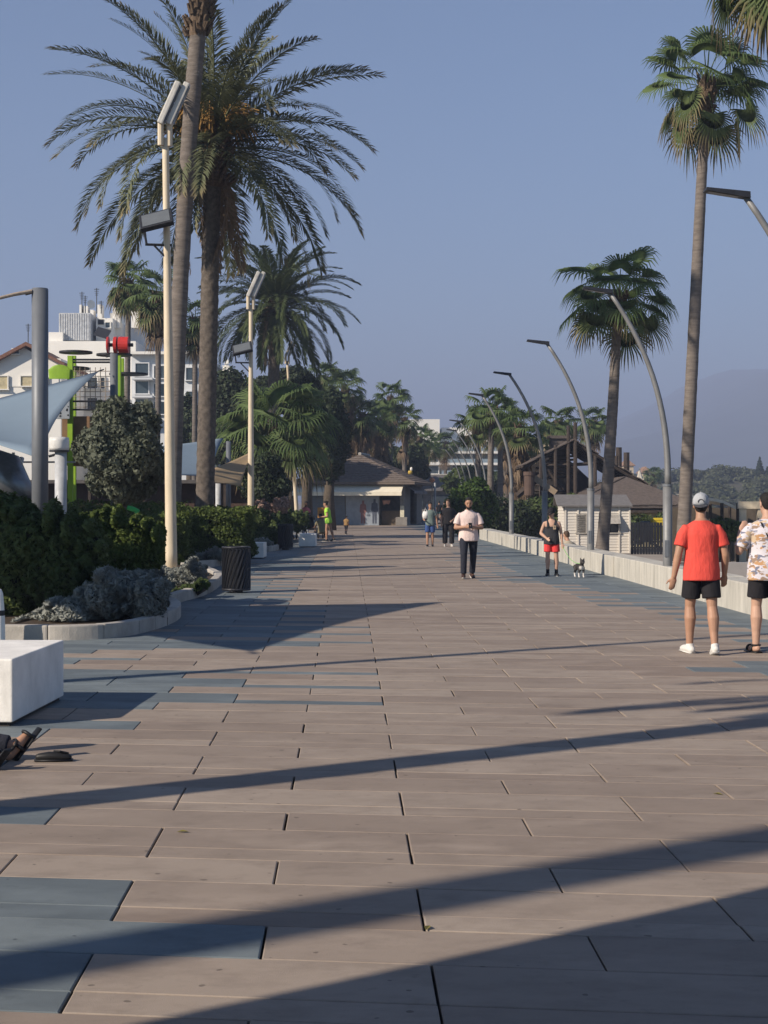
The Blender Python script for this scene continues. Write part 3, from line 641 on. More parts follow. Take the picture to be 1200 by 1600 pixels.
mb = MB(); mb.bb(rx0 + .7, rx1 - .4, ry0 + .9, ry1 - .6, GZ, c[0][2] - .14); put(mb.build('wall', yellow_wall), rst)
mb = MB(); mb.bb(rx0 + .1, rx1 - .1, ry0 + .1, ry0 + .22, c[0][2] - .34, c[0][2] - .135); put(mb.build('fascia', wood_dark), rst)
for k in range(5):
    xx = rx0 + 2 + k * 2.6; mb = MB(); mb.bb(xx, xx + .9, ry0 + .86, ry0 + .895, GZ + .9, GZ + 1.6); put(mb.build('window', glass_dark), rst)
# ---- broken timber roof
rn = empty('timber_pavilion', A(890, 800, 80) * 1, 0, 'dark ruined timber pavilion with broken gable roof and bare posts', 'building'); rn.location.z = GZ
def P8(px, py, d=0): return A(px, py, 80 + d)
def beam(name, a, b, w, mat=wood_dark, n=4, par=rn): 
    t = MB(); t.tube([a, b], w, n); return put(t.build(name, mat), par)
ap, le, re_ = P8(896, 690), P8(815, 731), P8(1012, 760)
for dd in (0, 1.5, 3.0, 4.5, 6):
    off = Vector((0, dd, 0)); beam('rafter', le + off, ap + off, .10); beam('rafter', ap + off, re_ + off, .10)
rgb = random.Random(9)
for (a, b, skip) in ((le, ap, ()), (ap, re_, (5, 8))):
    for k in range(15):
        if k in skip: continue
        p = a.lerp(b, (k + .5) / 15); t = MB(); d = (b - a).normalized(); L_ = (b - a).length / 15 * .96; rot = math.atan2(d.z, d.x); y1 = 6.3 - rgb.random() * 1.4
        t.box(p + Vector((0, y1 / 2 - .3, .13 + rgb.uniform(-.03, .03))), (L_, y1, .05), m=Matrix.Rotation(-rot + rgb.uniform(-.05, .05), 3, 'Y')); put(t.build('roof_board', shingle), rn)
for (px, top, bot, w) in ((888, 665, 812, .09), (899, 660, 812, .10), (868, 695, 812, .09), (845, 715, 812, .09), (930, 712, 800, .09), (958, 735, 800, .08)): beam('post', P8(px, top, -.2), P8(px, bot, -.2), w, n=6)
for (px, top) in ((952, 706), (963, 712), (967, 699), (979, 707)): t = beam('post', P8(px, top, 9), P8(px, 790, 9), .17, wood_dark, 8)
t = MB(); t.tube([P8(827, 774, -1), P8(827, 744, -1), P8(827, 743, -1), P8(827, 737, -1)], [.27, .27, .31, .31], 14); put(t.build('column', M('rust_brown_paint', (.10, .065, .05), .8)), rn)
ch = MB(); q = P8(873, 700, 4); ch.box(q + Vector((0, 0, -.5)), (.95, .9, 2.0)); ch.box(q + Vector((0, 0, .58)), (1.2, 1.15, .16)); put(ch.build('chimney', M('dark_stone', (.11, .09, .08), .9, .4, 5, .5, 20)), rn)
for k in range(7):
    z = CH + (HY - (700 + 9 * k)) / F * 80; a = P8(845 - k * 3 + rgb.uniform(-6, 6), 712 + k * 9); b = P8(905 + rgb.uniform(-18, 20), 712 + k * 9 + rgb.uniform(-5, 5)); beam('fallen_board', a + Vector((0, 2, 0)), b + Vector((0, 2, 0)), .06)
beam('brace', P8(855, 733), P8(880, 765), .09); beam('brace', P8(808, 775), P8(850, 740), .16); beam('tie_beam', P8(850, 728), P8(935, 724), .09)
mb = MB(); mb.bb(P8(762, 800).x, P8(885, 800).x, 79, 79.2, GZ, CH - 4 / F * 80); put(mb.build('dark_wall', M('near_black_wall', (.022, .022, .025), .9)), rn)  # plain wall in an even near-black colour
mb = MB(); mb.bb(P8(850, 800).x, P8(1005, 800).x, 87, 87.3, GZ, 2.6); mb.add([(le.x + .3, 86.6, le.z - .2), (ap.x, 86.6, ap.z - .25), (re_.x - 2, 86.6, 2.7), (re_.x - 2, 86.6, 2.0), (le.x + .3, 86.6, 2.0)], [(0, 1, 2, 3, 4)]); put(mb.build('rear_wall', M('shaded_interior_dark', (.035, .03, .028), .9)), rn)  # shade of the pavilion interior put into this wall and gable colour
t = MB(); t.box(P8(850, 757, -.6), (1.5, .1, .3), m=Matrix.Rotation(R(35), 3, 'Y')); put(t.build('loose_plank', M('raw_plank', (.33, .25, .17), .9)), rn)
# ---- dark slat fence, bins, pergola, low grey wall
fc = empty('slat_fence', A(1010, 860, 62) * 1, 0, 'dark slatted fence right of the white shed', 'fence'); fc.location.z = GZ
fx0 = (986 - 600) / F * 65; slat = MB(); slat.bb(0, .10, 0, .03, 0, 1.35); slm = slat.mesh('slat'); slm.materials.append(dark_metal)
for k in range(15):
    s = link('slat', slm, None, None, (fx0 + k * .118, 65 - k * .02, GZ)); put(s, fc)
for z in (.25, 1.15):
    t = MB(); t.bb(fx0, fx0 + 1.8, 65.04, 65.09, GZ + z, GZ + z + .06); put(t.build('rail', dark_metal), fc)
def wheelie(loc, mat, label):
    o = empty('wheeled_bin', loc, 0, label, 'bin', 'wheeled bins behind the fence'); b = MB(); b.rings([(.12, .25, .28), (.95, .32, .36)], 4, Matrix.Rotation(R(45), 3, 'Z')); b.build('body', mat, o)
    l = MB(); l.rings([(.96, .34, .38), (1.02, .33, .37), (1.06, .2, .25)], 4, Matrix.Rotation(R(45), 3, 'Z')); l.build('lid', mat, o)
    for s in (-1, 1):
        w = MB(); w.tube([(s * .2, .22, .1), (s * .26, .22, .1)], .1, 12); w.build('wheel', black_plastic, o)
wheelie((A(1027, 830, 68).x, 68, GZ + .45), M('yellow_plastic', (.55, .40, .02), .5), 'yellow wheeled bin behind the dark fence')
wheelie((A(1010, 835, 68.5).x, 68.5, GZ + .3), M('grey_bin_plastic', (.06, .065, .07), .5), 'grey wheeled bin left of the yellow bin')
shrub('hedge_shrub', 'green shrub row in front of the yellow restaurant wall', 'shrub', (A(1040, 800, 71).x, 71, GZ), [((-1.6, 0, .95), (1.1, .5, .75)), ((0, 0, 1.0), (1.2, .5, .7)), ((1.5, .1, .95), (1.1, .5, .7))], 4500, .09, leaf_mid, seed=12)
tent = M('cream_canvas', (.60, .54, .44), .85, .12, 3)
pg = empty('canvas_pergola', (A(1125, 850, 52).x, 52, GZ), 0, 'beach bar pergola with sagging cream canvas roof and cream portal', 'pergola')
def P5(px, py, d=0): return A(px, py, 52 + d)
cv = MB(); n = 10
for k in range(n + 1):
    t_ = k / n; top = P5(1098 + 56 * t_, 778 + 16 * t_ - 5 * math.sin(math.pi * t_) + 6 * math.sin(math.pi * t_) * 0); cv.v += [tuple(top), tuple(top + Vector((0, 5, .15))), tuple(top + Vector((0, 0, -.10)))]
for k in range(n): b = 3 * k; cv.f += [(b, b + 3, b + 4, b + 1), (b, b + 2, b + 5, b + 3)]
put(cv.build('canvas', tent), pg)
for px, d in ((1100, 0), (1128, 0), (1153, 0), (1110, 5), (1140, 5)):
    t = MB(); t.tube([P5(px, 786, d), Vector((P5(px, 786, d).x, 52 + d, GZ))], .06, 8); put(t.build('post', wood_dark), pg)
t = MB(); a, b = P5(1154, 795), P5(1182, 795); t.bb(a.x, a.x + .22, 51.8, 52.05, GZ, a.z); t.bb(b.x, b.x + .22, 51.8, 52.05, GZ, a.z); t.bb(a.x - .05, b.x + .27, 51.75, 52.1, a.z + .003, a.z + .25); put(t.build('portal', cream_paint), pg)
t = MB(); t.bb(P5(1094, 800).x, P5(1200, 800).x + 3, 57.6, 57.8, GZ, 1.35); put(t.build('back_wall', M('back_wall_brown', (.10, .08, .06), .9)), pg)  # plain dark brown wall
for k in range(6):
    o = empty('bar_stool', (P5(1098 + k * 10, 850).x, 53 + (k % 3), GZ), 0, ['%s dark stool under the canvas pergola' % w for w in ('leftmost', 'second', 'third', 'fourth', 'fifth', 'rightmost')][k], 'stool', 'stools under the pergola')
    t = MB(); t.tube([(0, 0, .72), (0, 0, .78)], .19, 12); t.build('seat', wood_dark, o); t = MB(); t.tube([(0, 0, 0), (0, 0, .72)], .035, 8); t.build('leg', dark_metal, o); t = MB(); t.tube([(0, 0, 0), (0, 0, .03)], .2, 12); t.build('base', dark_metal, o)
shrub('potted_shrub', 'leafy shrub under the canvas pergola', 'shrub', (P5(1116, 830).x, 51, GZ), [((0, 0, 1.3), (.5, .4, .4)), ((.4, 0, 1.25), (.4, .4, .35))], 1500, .09, leaf_mid, seed=13)
lw = MB(); lw.bb(A(1075, 870, 33).x, A(1075, 870, 33).x + 6, 33.0, 33.25, GZ, .28); tag(lw.build('grey_wall', M('grey_render', (.30, .28, .27), .9, .15, 2), bevel=.01), 'low smooth grey wall beyond the seat wall behind the two walkers', 'wall')
# bush and dark greenery in the middle
shrub('leafy_bush', 'bright green leafy bush at the far end of the seat wall', 'shrub', (A(728, 800, 72).x, 72, -.05), [((0, 0, 1.4), (.95, .8, 1.1)), ((.5, 0, 2.0), (.75, .7, .75)), ((-.55, 0, 1.0), (.6, .6, .8)), ((.9, .2, 1.3), (.7, .6, .9)), ((.1, 0, .6), (1.0, .8, .6))], 9000, .10, leaf_bush, seed=14)
shrub('dark_shrub', 'dark shrub between the bush and the ruined pavilion', 'shrub', (A(775, 800, 76).x, 76, -.3), [((0, 0, 1.1), (1.1, .8, 1.1)), ((1.1, 0, .9), (.9, .7, .9)), ((-.5, .3, 1.5), (.8, .7, .9))], 5000, .10, leaf_dark, seed=15)
shrub('dark_shrub', 'dark climbing greenery in front of the ruined pavilion', 'shrub', (A(848, 790, 77).x, 77, GZ), [((0, 0, 1.9), (1.3, .6, .6)), ((1.4, 0, 2.1), (1.0, .6, .5)), ((-1.2, 0, 1.8), (.8, .5, .5)), ((.5, 0, 1.1), (1.6, .6, .9))], 6000, .10, leaf_mid, seed=16)
# chapel and houses on the far slope, hill wood
ck = empty('hill_chapel', (A(1000, 740, 300).x, 300, 2), 0, 'tiny white bell tower on the far slope', 'building')
q = A(1000, 738, 300)
t = MB(); t.bb(-.7, .7, 0, 1.4, 0, 4.0); t.build('tower', M('far_white', (.7, .62, .5), .9), ck); t = MB(); t.rings([(4.0, .8, .8), (5.0, .35, .35), (6.2, .04, .04)], 6, None, (0, .7, 0)); t.build('spire', MATS['far_white'], ck)
t = MB(); t.bb(-.3, .3, -.02, .03, 1.8, 3.3); t.build('arch', M('far_terracotta', (.42, .2, .1), .9), ck)
for k, (pa, pb, pt, Yv, lb) in enumerate([(975, 990, 727, 300, 'tiny cream house left of the far bell tower'), (1004, 1016, 738, 310, 'tiny pale house right of the far bell tower'), (846, 868, 688, 150, 'cream gable house showing left of the chimney')]):
    a, b = A(pa, pt, Yv), A(pb, pt, Yv); o = empty('far_house', (a.x, Yv, 0), 0, lb, 'house'); t = MB(); t.bb(0, b.x - a.x, 0, 6, -1, a.z); t.build('wall', M('far_cream', (.62, .50, .34), .9), o)
    t = MB(); c_ = hip_roof(t, -.3, b.x - a.x + .3, -.3, 6.3, a.z, a.z + (1.2 if k < 2 else .8)); t.build('roof', M('far_tiles', (.33, .2, .13), .9), o)
    for m_ in range(2): t = MB(); w_ = (b.x - a.x); t.bb(w_ * (.2 + .4 * m_), w_ * (.36 + .4 * m_), -.04, -.01, a.z - 2.2, a.z - 1.0); t.build('window', glass_dark, o)
rng = np.random.default_rng(77)
lobes = []
for k in range(420):
    x = rng.uniform(34, 240); yy = rng.uniform(262, 470); z = float(hill(np.array([x]), np.array([yy]))[0]); r = rng.uniform(1.2, 3.0)
    if rng.random() < .25 and 300 < yy < 360: continue
    lobes.append(((x, yy, z + r * .5), (r * 1.25, r * 1.25, r * .8)))
V, Fq = leaf_arrays(lobes, 70000, .47, rng, 1.5, False, .25); o = link('hillside_scrub', np_mesh('hillside_scrub', V, Fq), leaf_hill); tag(o, 'scrub and low trees covering the hillside as one mass', None, None, 'stuff')
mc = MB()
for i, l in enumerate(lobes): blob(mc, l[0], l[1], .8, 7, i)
o = mc.build('hillside_scrub_core', hill_core); tag(o, 'inner twigs of the hillside scrub', None, None, 'stuff')  # solid twig-coloured cores close the gaps inside the scrub
words = ['round tree at the left of the hill skyline', 'second round tree on the hill skyline', 'broad tree in the middle of the hill skyline', 'round tree right of the broad skyline tree', 'dark tree near the conifer on the hill', 'low tree at the right end of the skyline']
for k, px in enumerate((1090, 1112, 1128, 1150, 1166, 1196)):
    Yv = 400; x = (px - 600) / F * Yv; z = float(hill(np.array([x]), np.array([Yv]))[0]); r = [1.8, 2.0, 2.8, 2.4, 2.3, 1.9][k]
    tree('hill_tree', words[k], (x, Yv, z), 4, [((0, 0, r * .7), (r * 1.3, r * 1.2, r * .8)), ((-.7 * r, 0, r * .5), (r * .8, r * .8, r * .6)), ((.8 * r, 0, r * .55), (r * .8, r * .8, r * .6))], 2600, .34, leaf_hill, .2, 200 + k, 'trees on the hill skyline')
for k, (px, hh, lb) in enumerate(((1187, 4.2, 'tall pointed conifer on the hill'), (1082, 2.2, 'tiny pointed conifer on the hill skyline'), (1199, 2.4, 'small pointed conifer at the right edge of the hill'))):
    Yv = 395; x = (px - 600) / F * Yv; z = float(hill(np.array([x]), np.array([Yv]))[0]) + (1.6 if k == 0 else 1.2)
    tree('conifer', lb, (x, Yv, z), 5, [((0, 0, hh * (.15 + .17 * j)), (hh * (.30 - .05 * j), hh * (.30 - .05 * j), hh * .16)) for j in range(6)], 2200, .30, leaf_dark, .15, 220 + k)
# ------------------------------------------------------------------ left side
# planted beds with curved kerbs
def bed(pts, label, n_):
    """pts outline, first entries run along the promenade and carry the kerb"""
    m = MB(); m.prism([(p[0], p[1]) for p in pts], -.04, .10); o = m.build('flower_bed', soil_mat); tag(o, label, None, None, 'structure')
    # kerb stones along the open edge
    ed = [Vector((p[0], p[1], 0)) for p in pts[:n_]]; cs = []
    for i in range(len(ed) - 1):
        p0 = ed[max(0, i - 1)]; p1, p2 = ed[i], ed[i + 1]; p3 = ed[min(len(ed) - 1, i + 2)]
        for k in range(8):
            t = k / 8; cs.append(.5 * ((2 * p1) + (p2 - p0) * t + (2 * p0 - 5 * p1 + 4 * p2 - p3) * t * t + (3 * p1 - p0 - 3 * p2 + p3) * t ** 3))
    cs.append(ed[-1]); seg, cur, acc = [], [cs[0]], 0
    for a, b in zip(cs, cs[1:]):
        cur.append(b); acc += (b - a).length
        if acc > .62: seg.append(cur); cur = [b]; acc = 0
    if len(cur) > 1: seg.append(cur)
    for s in seg:
        d = (s[-1] - s[0]).normalized(); nr = Vector((-d.y, d.x, 0)); s = [q.copy() for q in s]; s[0] += d * .006; s[-1] -= d * .006; h = .17 + random.uniform(-.006, .006); mb = MB(); W = .15
        poly = [(q.x, q.y) for q in s] + [((q + nr * W).x, (q + nr * W).y) for q in reversed(s)]; mb.prism(poly, -.045, h); mb.build('kerb_stone', kerb_mat, o, bevel=.02)
    return o
def g2(px, py): q = G(px, py); return (q.x, q.y)
B1 = [(-6.2, 17.7), g2(8, 1000), g2(120, 1000), g2(200, 994), g2(262, 977), g2(283, 962), g2(266, 950), (-4.0, 24.2), (-7, 25), (-14, 25), (-14, 17.7)]
bed(B1, 'front planted bed with curved stone kerb', 8)
B2 = [(-4.6, 23.9), g2(255, 946), g2(290, 939), g2(325, 928), g2(343, 916), g2(346, 907), g2(322, 896), (-4.6, 35.8), (-9, 37), (-14, 37), (-14, 25.2), (-6, 25.2)]
bed(B2, 'second planted bed with curved stone kerb behind the front bed', 8)
B3 = [(-5.4, 37.4), g2(300, 888), g2(345, 884), g2(372, 877), g2(382, 866), (-3.95, 47), (-4.0, 49), (-5, 51), (-14, 52), (-14, 37.5)]
bed(B3, 'third planted bed beyond the slatted bin', 8)
B4 = [(-4.6, 51.5), g2(420, 862), g2(445, 856), (-3.7, 56), (-3.55, 60), (-4.4, 66), (-6, 70), (-15, 71), (-15, 52.5)]
bed(B4, 'far planted bed by the second bin', 7)
# shrubs and hedges
def hl(px, py, Y): q = A(px, py, Y); return q
def shrub_px(name, label, cat, pxc, Y, lobes_px, n, size, mat, seed, z0=.10, dy=.6, **k):
    """lobes given as photo centre and half sizes (px) at depth Y"""
    b = Vector(((pxc - 600) / F * Y, Y, z0)); L = []; rl = random.Random(seed)
    for (px, py, rx, rz) in list(lobes_px):      # stray shoots break the outline
        for j in range(5 if n > 20000 else 2):
            a = rl.uniform(-.3, 3.4); lobes_px = lobes_px + [(px + rx * .92 * math.cos(a), py - rz * .95 * math.sin(a), rx * rl.uniform(.05, .11), rz * rl.uniform(.15, .45))]
    for (px, py, rx, rz) in lobes_px:
        c = A(px, py, Y) - b; L.append(((c.x, random.uniform(-dy, dy) * .4, c.z), (rx / F * Y, max(dy, rx / F * Y * .8), rz / F * Y)))
    return shrub(name, label, cat, b, L, n, size, mat, seed=seed, **k)
shrub_px('hedge_shrub', 'tall dark green shrub at the left edge of the front bed', 'shrub', 55, 20.4, [(20, 900, 60, 90), (80, 880, 60, 75), (110, 915, 50, 60), (50, 850, 50, 55), (0, 840, 40, 60), (130, 860, 35, 50)], 60000, .034, leaf_shrub, 301, elong=2.4, up=.3)
shrub_px('hedge_shrub', 'sunlit green hedge behind the grey shrubs of the front bed', 'hedge', 190, 23.2, [(150, 850, 45, 48), (195, 855, 45, 48), (226, 857, 28, 44), (170, 890, 60, 35), (125, 860, 35, 45)], 52000, .037, leaf_hedge, 302, elong=1.6)
shrub_px('silver_shrub', 'low silver grey shrub at the kerb of the front bed', 'shrub', 160, 19.6, [(165, 940, 45, 35), (205, 945, 40, 32), (120, 955, 45, 24), (235, 940, 25, 35), (180, 920, 35, 28), (75, 968, 35, 16)], 45000, .023, leaf_silver, 303, elong=3.2)
shrub_px('silver_shrub', 'pale sunlit silver shrub left of the white lamp pole', 'shrub', 226, 22.6, [(232, 912, 20, 16), (212, 905, 18, 14), (250, 925, 14, 20)], 12000, .026, leaf_silver, 304, elong=3)
shrub_px('silver_shrub', 'grey shrub in the second bed around the lamp pole foot', 'shrub', 285, 27.5, [(265, 905, 30, 18), (300, 903, 22, 24), (285, 915, 30, 12), (310, 918, 12, 10)], 28000, .024, leaf_silver, 305, elong=3)
shrub_px('ground_plant', 'low green plant at the kerb of the second bed', 'plant', 285, 25.4, [(270, 928, 18, 8), (298, 922, 18, 9), (316, 914, 10, 8)], 8000, .028, leaf_mid, 306, elong=2.6, dy=.25)
def box_hedge(label, x0, x1, y0, y1, h, n, seed, mat=leaf_hedge):
    w, d = (x1 - x0) / 2, (y1 - y0) / 2; return shrub('clipped_hedge', label, 'hedge', ((x0 + x1) / 2, (y0 + y1) / 2, .08), [((0, 0, h / 2), (w, d, h / 2))], int(n * 1.4), .05, mat, None, 3, .7, 1.6, True, .1, seed=seed)
def xa(px, Y): return (px - 600) / F * Y
box_hedge('clipped green hedge in the second bed behind the lamp pole', xa(236, 37) - .6, xa(296, 37), 36.3, 37.5, 1.2, 16000, 311)
box_hedge('long clipped hedge under the date palm', xa(272, 38.6), xa(388, 38.6), 38.6, 40.2, 1.32, 22000, 312)
box_hedge('clipped hedge running back at the left of the date palm', -12, xa(272, 38.6) - .05, 37.9, 39.5, 1.45, 22000, 313)
shrub_px('silver_shrub', 'grey plants below the long clipped hedge', 'shrub', 320, 38.0, [(300, 872, 25, 9), (340, 868, 22, 11), (275, 880, 20, 8)], 4000, .05, leaf_silver, 314, elong=2.2, dy=.3)
shrub_px('leafy_shrub', 'mixed green shrub with pale flowers beside the second lamp pole', 'shrub', 420, 52, [(400, 835, 16, 22), (420, 840, 18, 20), (410, 815, 18, 18), (432, 825, 14, 22)], 7000, .07, leaf_mid, 315)
shrub_px('silver_shrub', 'small silver plant right of the second lamp pole', 'shrub', 412, 49.5, [(405, 850, 10, 9), (418, 852, 9, 8)], 1500, .06, leaf_silver, 316, dy=.3)
shrub_px('leafy_shrub', 'dark green shrub behind the second bin', 'shrub', 458, 62, [(450, 812, 16, 16), (466, 815, 18, 16), (438, 815, 14, 16)], 5000, .08, leaf_mid, 317)
shrub_px('pale_rock_plant', 'dusty pink dry shrub under the round bush', 'shrub', 425, 56, [(408, 792, 10, 10), (440, 790, 14, 12), (425, 795, 12, 9)], 2600, .07, M('dry_pink_leaf', (.30, .20, .16), .9, .4, 9), 318, core=.6)
# grey-green round tree
rng = np.random.default_rng(5); q = A(192, 705, 34)
L = lobes_round(rng, (0, 0, q.z - .1), (74 / F * 34, 1.0, 78 / F * 34), 16, .42)
tree('rounded_tree', 'rounded grey green tree left of the white lamp pole', (q.x, 34, .1), 3, L, 40000, .064, leaf_grey, .10, 41, None, .72)
# dark mounded bush beside second pole, ficus, background trees
q = A(410, 755, 58); tree('rounded_bush', 'round dark bush behind the second lamp pole', (q.x, 58, .05), 2, lobes_round(np.random.default_rng(6), (0, 0, q.z), (46 / F * 58, 1.0, 44 / F * 58), 12, .45), 14000, .09, leaf_grey if False else leaf_dark, .12, 42)
q = A(516, 680, 84); tree('ficus_tree', 'large dense dark tree left of the kiosk', (q.x, 84, 0), 6, lobes_round(np.random.default_rng(7), (0, 0, q.z), (42 / F * 84, 2.0, 66 / F * 84), 14, .45), 26000, .15, leaf_dark, .3, 43)
q = A(480, 660, 90); tree('ficus_tree', 'dark tree behind the low fan palm', (q.x, 90, 0), 6, lobes_round(np.random.default_rng(8), (0, 0, q.z), (50 / F * 90, 2.0, 70 / F * 90), 14, .45), 20000, .16, leaf_dark, .3, 44)
q = A(365, 650, 98); tree('dark_tree', 'broad dark tree between the two date palms', (q.x, 98, 0), 6, lobes_round(np.random.default_rng(9), (0, 0, q.z), (75 / F * 98, 2.4, 72 / F * 98), 16, .42), 26000, .17, leaf_dark, .3, 45)
q = A(295, 650, 100); tree('dark_tree', 'dark tree behind the date palm trunk', (q.x, 100, 0), 6, lobes_round(np.random.default_rng(10), (0, 0, q.z - .6), (30 / F * 100, 1.6, 45 / F * 100), 10, .45), 9000, .17, leaf_dark, .25, 46)
q = A(455, 610, 108); tree('dark_tree', 'dark tree top behind the second date palm', (q.x, 108, 0), 7, lobes_round(np.random.default_rng(19), (0, 0, q.z), (60 / F * 108, 2.0, 36 / F * 108), 12, .45), 12000, .17, leaf_dark, .25, 47)
for k, (px, py, rx, rz, Y_, lb) in enumerate([(570, 735, 45, 50, 126, 'dark tree mass behind the kiosk roof'), (640, 725, 38, 28, 140, 'dark green foliage right of the kiosk roof'), (612, 722, 34, 32, 150, 'green tree behind the kiosk roof ridge'), (742, 752, 52, 24, 135, 'dark green trees in front of the hotel'), (800, 760, 50, 22, 120, 'dark foliage behind the wall palms')]):
    q = A(px, py, Y_); tree('dark_tree', lb, (q.x, Y_, 0), 4, lobes_round(np.random.default_rng(100 + k), (0, 0, q.z), (rx / F * Y_, 2, rz / F * Y_), 10, .45), 11000, .2, leaf_dark if k != 3 else leaf_mid, .25, 140 + k)
# palms on the left
date_palm('palm_tree', 'big date palm with wide drooping feathery crown at left', Vector((xa(318, 42), 42, .05)), A(333, 222, 42), .255, .235, 4.6, 78, 51, date_leaf, True, -30)
fan_palm('palm_tree', 'tall bare leaning palm trunk in front of the big date palm', Vector((xa(268, 39), 39, .05)), A(330, -170, 39), .205, .205, 26, .9, 1.0, (-.012, 0, 0), seed=53, boss=3.7, emin=-5)
date_palm('palm_tree', 'second date palm further back with upright bushy crown', Vector((xa(423, 88), 88, 0)), A(430, 476, 88), .34, .33, 4.7, 92, 55, date_leaf2, False, -34, wid=.07)
fan_palm('palm_tree', 'low wide fan palm with large green leaves beside the ficus', Vector((xa(446, 66), 66, .05)), A(436, 668, 66), .27, .22, 34, 1.45, 1.6, (0, 0, 0), seed=57, emin=-22, boss=.8, nseg=32)
fan_palm('palm_tree', 'fan palm standing in front of the white apartment building', Vector((xa(196, 82), 82, 0)), A(201, 440, 82), .18, .14, 30, .85, .85, (0, 0, 0), False, 0, 1, 59, 'palms by the white apartments', -55, 18)
fan_palm('palm_tree', 'fan palm with ragged leaves between the apartment palm and the white lamp pole', Vector((xa(240, 76), 76, 0)), A(246, 462, 76), .16, .13, 26, .9, .9, (.01, 0, 0), False, 6, 1.2, 63, 'palms by the white apartments', -60, 18)
fan_palm('palm_tree', 'shorter fan palm half hidden by the date palm trunk', Vector((xa(303, 84), 84, 0)), A(305, 500, 84), .17, .14, 22, .85, .85, (0, 0, 0), False, 4, 1, 65, 'palms by the white apartments', -55, 18)
lw_ = [(507, 592, 112, 30, 'palm with brown dead leaves just right of the second date palm'), (540, 605, 116, 26, 'dark palm right of the brown leaved palm'), (568, 648, 117, 60, 'shaggy palm with the longest straw skirt above the kiosk roof'), (610, 622, 128, 30, 'taller palm behind the shaggy palm'), (594, 655, 122, 36, 'palm between the shaggy palm and the taller palm'), (632, 655, 134, 6, 'palm left of the hotel block'), (655, 684, 150, 0, 'small palm in front of the hotel left end'), (668, 696, 158, 0, 'lower small palm in front of the hotel'), (696, 692, 170, 2, 'slim palm in front of the hotel balconies'), (585, 690, 124, 26, 'short palm right behind the kiosk roof'), (545, 650, 119, 40, 'palm squeezed behind the ficus tree')]
for k, (px, py, Yv, sk, lb) in enumerate(lw_):
    fan_palm('palm_tree', lb, Vector((xa(px, Yv), Yv, 0)), A(px, py, Yv), .22, .17, 26, .98, 1.0, (0, 0, 0), False, sk, 3.4 if k == 2 else 2.0, 160 + k, 'palms around the kiosk', -55, 18)
# palms, lamp and sail out of view to the left; their shadows lie on the paving
date_palm('palm_tree', 'date palm out of view at left whose trunk shadow crosses the middle of the paving', (-6.1, 5.35, 0), (-6.05, 5.4, 8.4), .20, .17, 2.7, 20, 71, date_leaf, False, -25)
fan_palm('palm_tree', 'fan palm out of view near the viewer whose blurred shadow crosses the foreground', (-13.0, -2.35, 0), (-12.9, -2.3, 18.5), .24, .19, 26, .9, .95, seed=73, single=False, nseg=18)
# ---- white lamp poles with double heads
def floodlight(par, z, side=-1, s=1.0):
    br = MB(); br.tube([(0, 0, z - .75), (side * .36, -.1, z - .38)], .022, 6); br.tube([(0, 0, z - .36), (side * .55, -.1, z - .36)], .03, 6); br.tube([(side * .52, -.1, z - .36), (side * .58, -.16, z + .05)], .025, 6); br.build('bracket', dark_metal, par)
    m = Matrix.Rotation(R(35), 3, 'X') @ Matrix.Rotation(R(8 * side), 3, 'Z'); c = Vector((side * .28, -.3, z + .12)); h = MB(); h.box(c, (.72 * s, .12, .48 * s), m=Matrix.Rotation(R(-14), 3, 'Y') @ Matrix.Rotation(R(-42), 3, 'X')); fl_ = h.build('floodlight', dark_metal, par, bevel=.02)
    mm = Matrix.Rotation(R(-14), 3, 'Y') @ Matrix.Rotation(R(-42), 3, 'X'); g_ = MB(); g_.box(c + mm @ Vector((0, -.064, 0)), (.6 * s, .008, .38 * s), m=mm); g_.build('lens', lamp_glass, fl_)
def white_pole(base, H, lean, label, flood=True, heads=True):
    o = empty('lamp_pole', base, 0, label, 'lamp pole', 'white lamp poles in the planted beds'); top = Vector((lean, 0, H - .9))
    n = 24; pts = [Vector((lean * (i / n), 0, (H - 1.0) * i / n)) for i in range(n + 1)]; rad = [.13 - .065 * (i / n) if i / n < .72 else .075 for i in range(n + 1)]
    p = MB(); p.tube(pts, rad, 14); p.build('pole', cream_paint, o, True)
    t = MB(); t.tube([(0, 0, -.02), (0, 0, .06)], .24, 14); t.build('base_plate', cream_paint, o)
    if flood: floodlight(o, H * .715)
    for k, (dx, dy, az) in enumerate(((-.09, -.10, 0), (.09, -.02, .1))):
        q = pts[-1] + Vector((dx, dy, -.05)); a = MB(); a.tube([q + Vector((0, 0, -.12)), q + Vector((.0, 0, .38))], .065, 10); a.tube([pts[-1] + Vector((0, 0, -.1)), q + Vector((0, 0, -.05))], .03, 6); h = a.build('arm', cream_paint, o)
        m = Matrix.Rotation(R(24), 3, 'Y'); c = q + Vector((.19, -.02, .78)); b = MB()
        b.box(c, (.13, .22, .98), m=m); hd = b.build('lamp_head', M('pale_housing', (.52, .50, .46), .5), o, bevel=.03)
        l = MB(); l.box(c + m @ Vector((.067, 0, 0)), (.012, .18, .86), m=m); l.build('lens', lamp_glass, hd)
    return o
pb = G(268, 892, .1); white_pole(pb, CH + (HY - 122) / F * pb.y - .4, -.13, 'nearest white lamp pole with floodlight and twin upright heads')
pb = G(392, 848, .1); white_pole(pb, CH + (HY - 420) / F * pb.y - .4, .0, 'second white lamp pole with floodlight in the third bed')
pb = Vector((xa(465, 92), 92, 0)); white_pole(pb, CH + (HY - 538) / F * 92, -.62, 'far white lamp pole by the low fan palm', False)
white_pole((-8.4, 10.05, 0), 11.2, .0, 'white lamp pole out of view whose thin shadow crosses the paving', False)
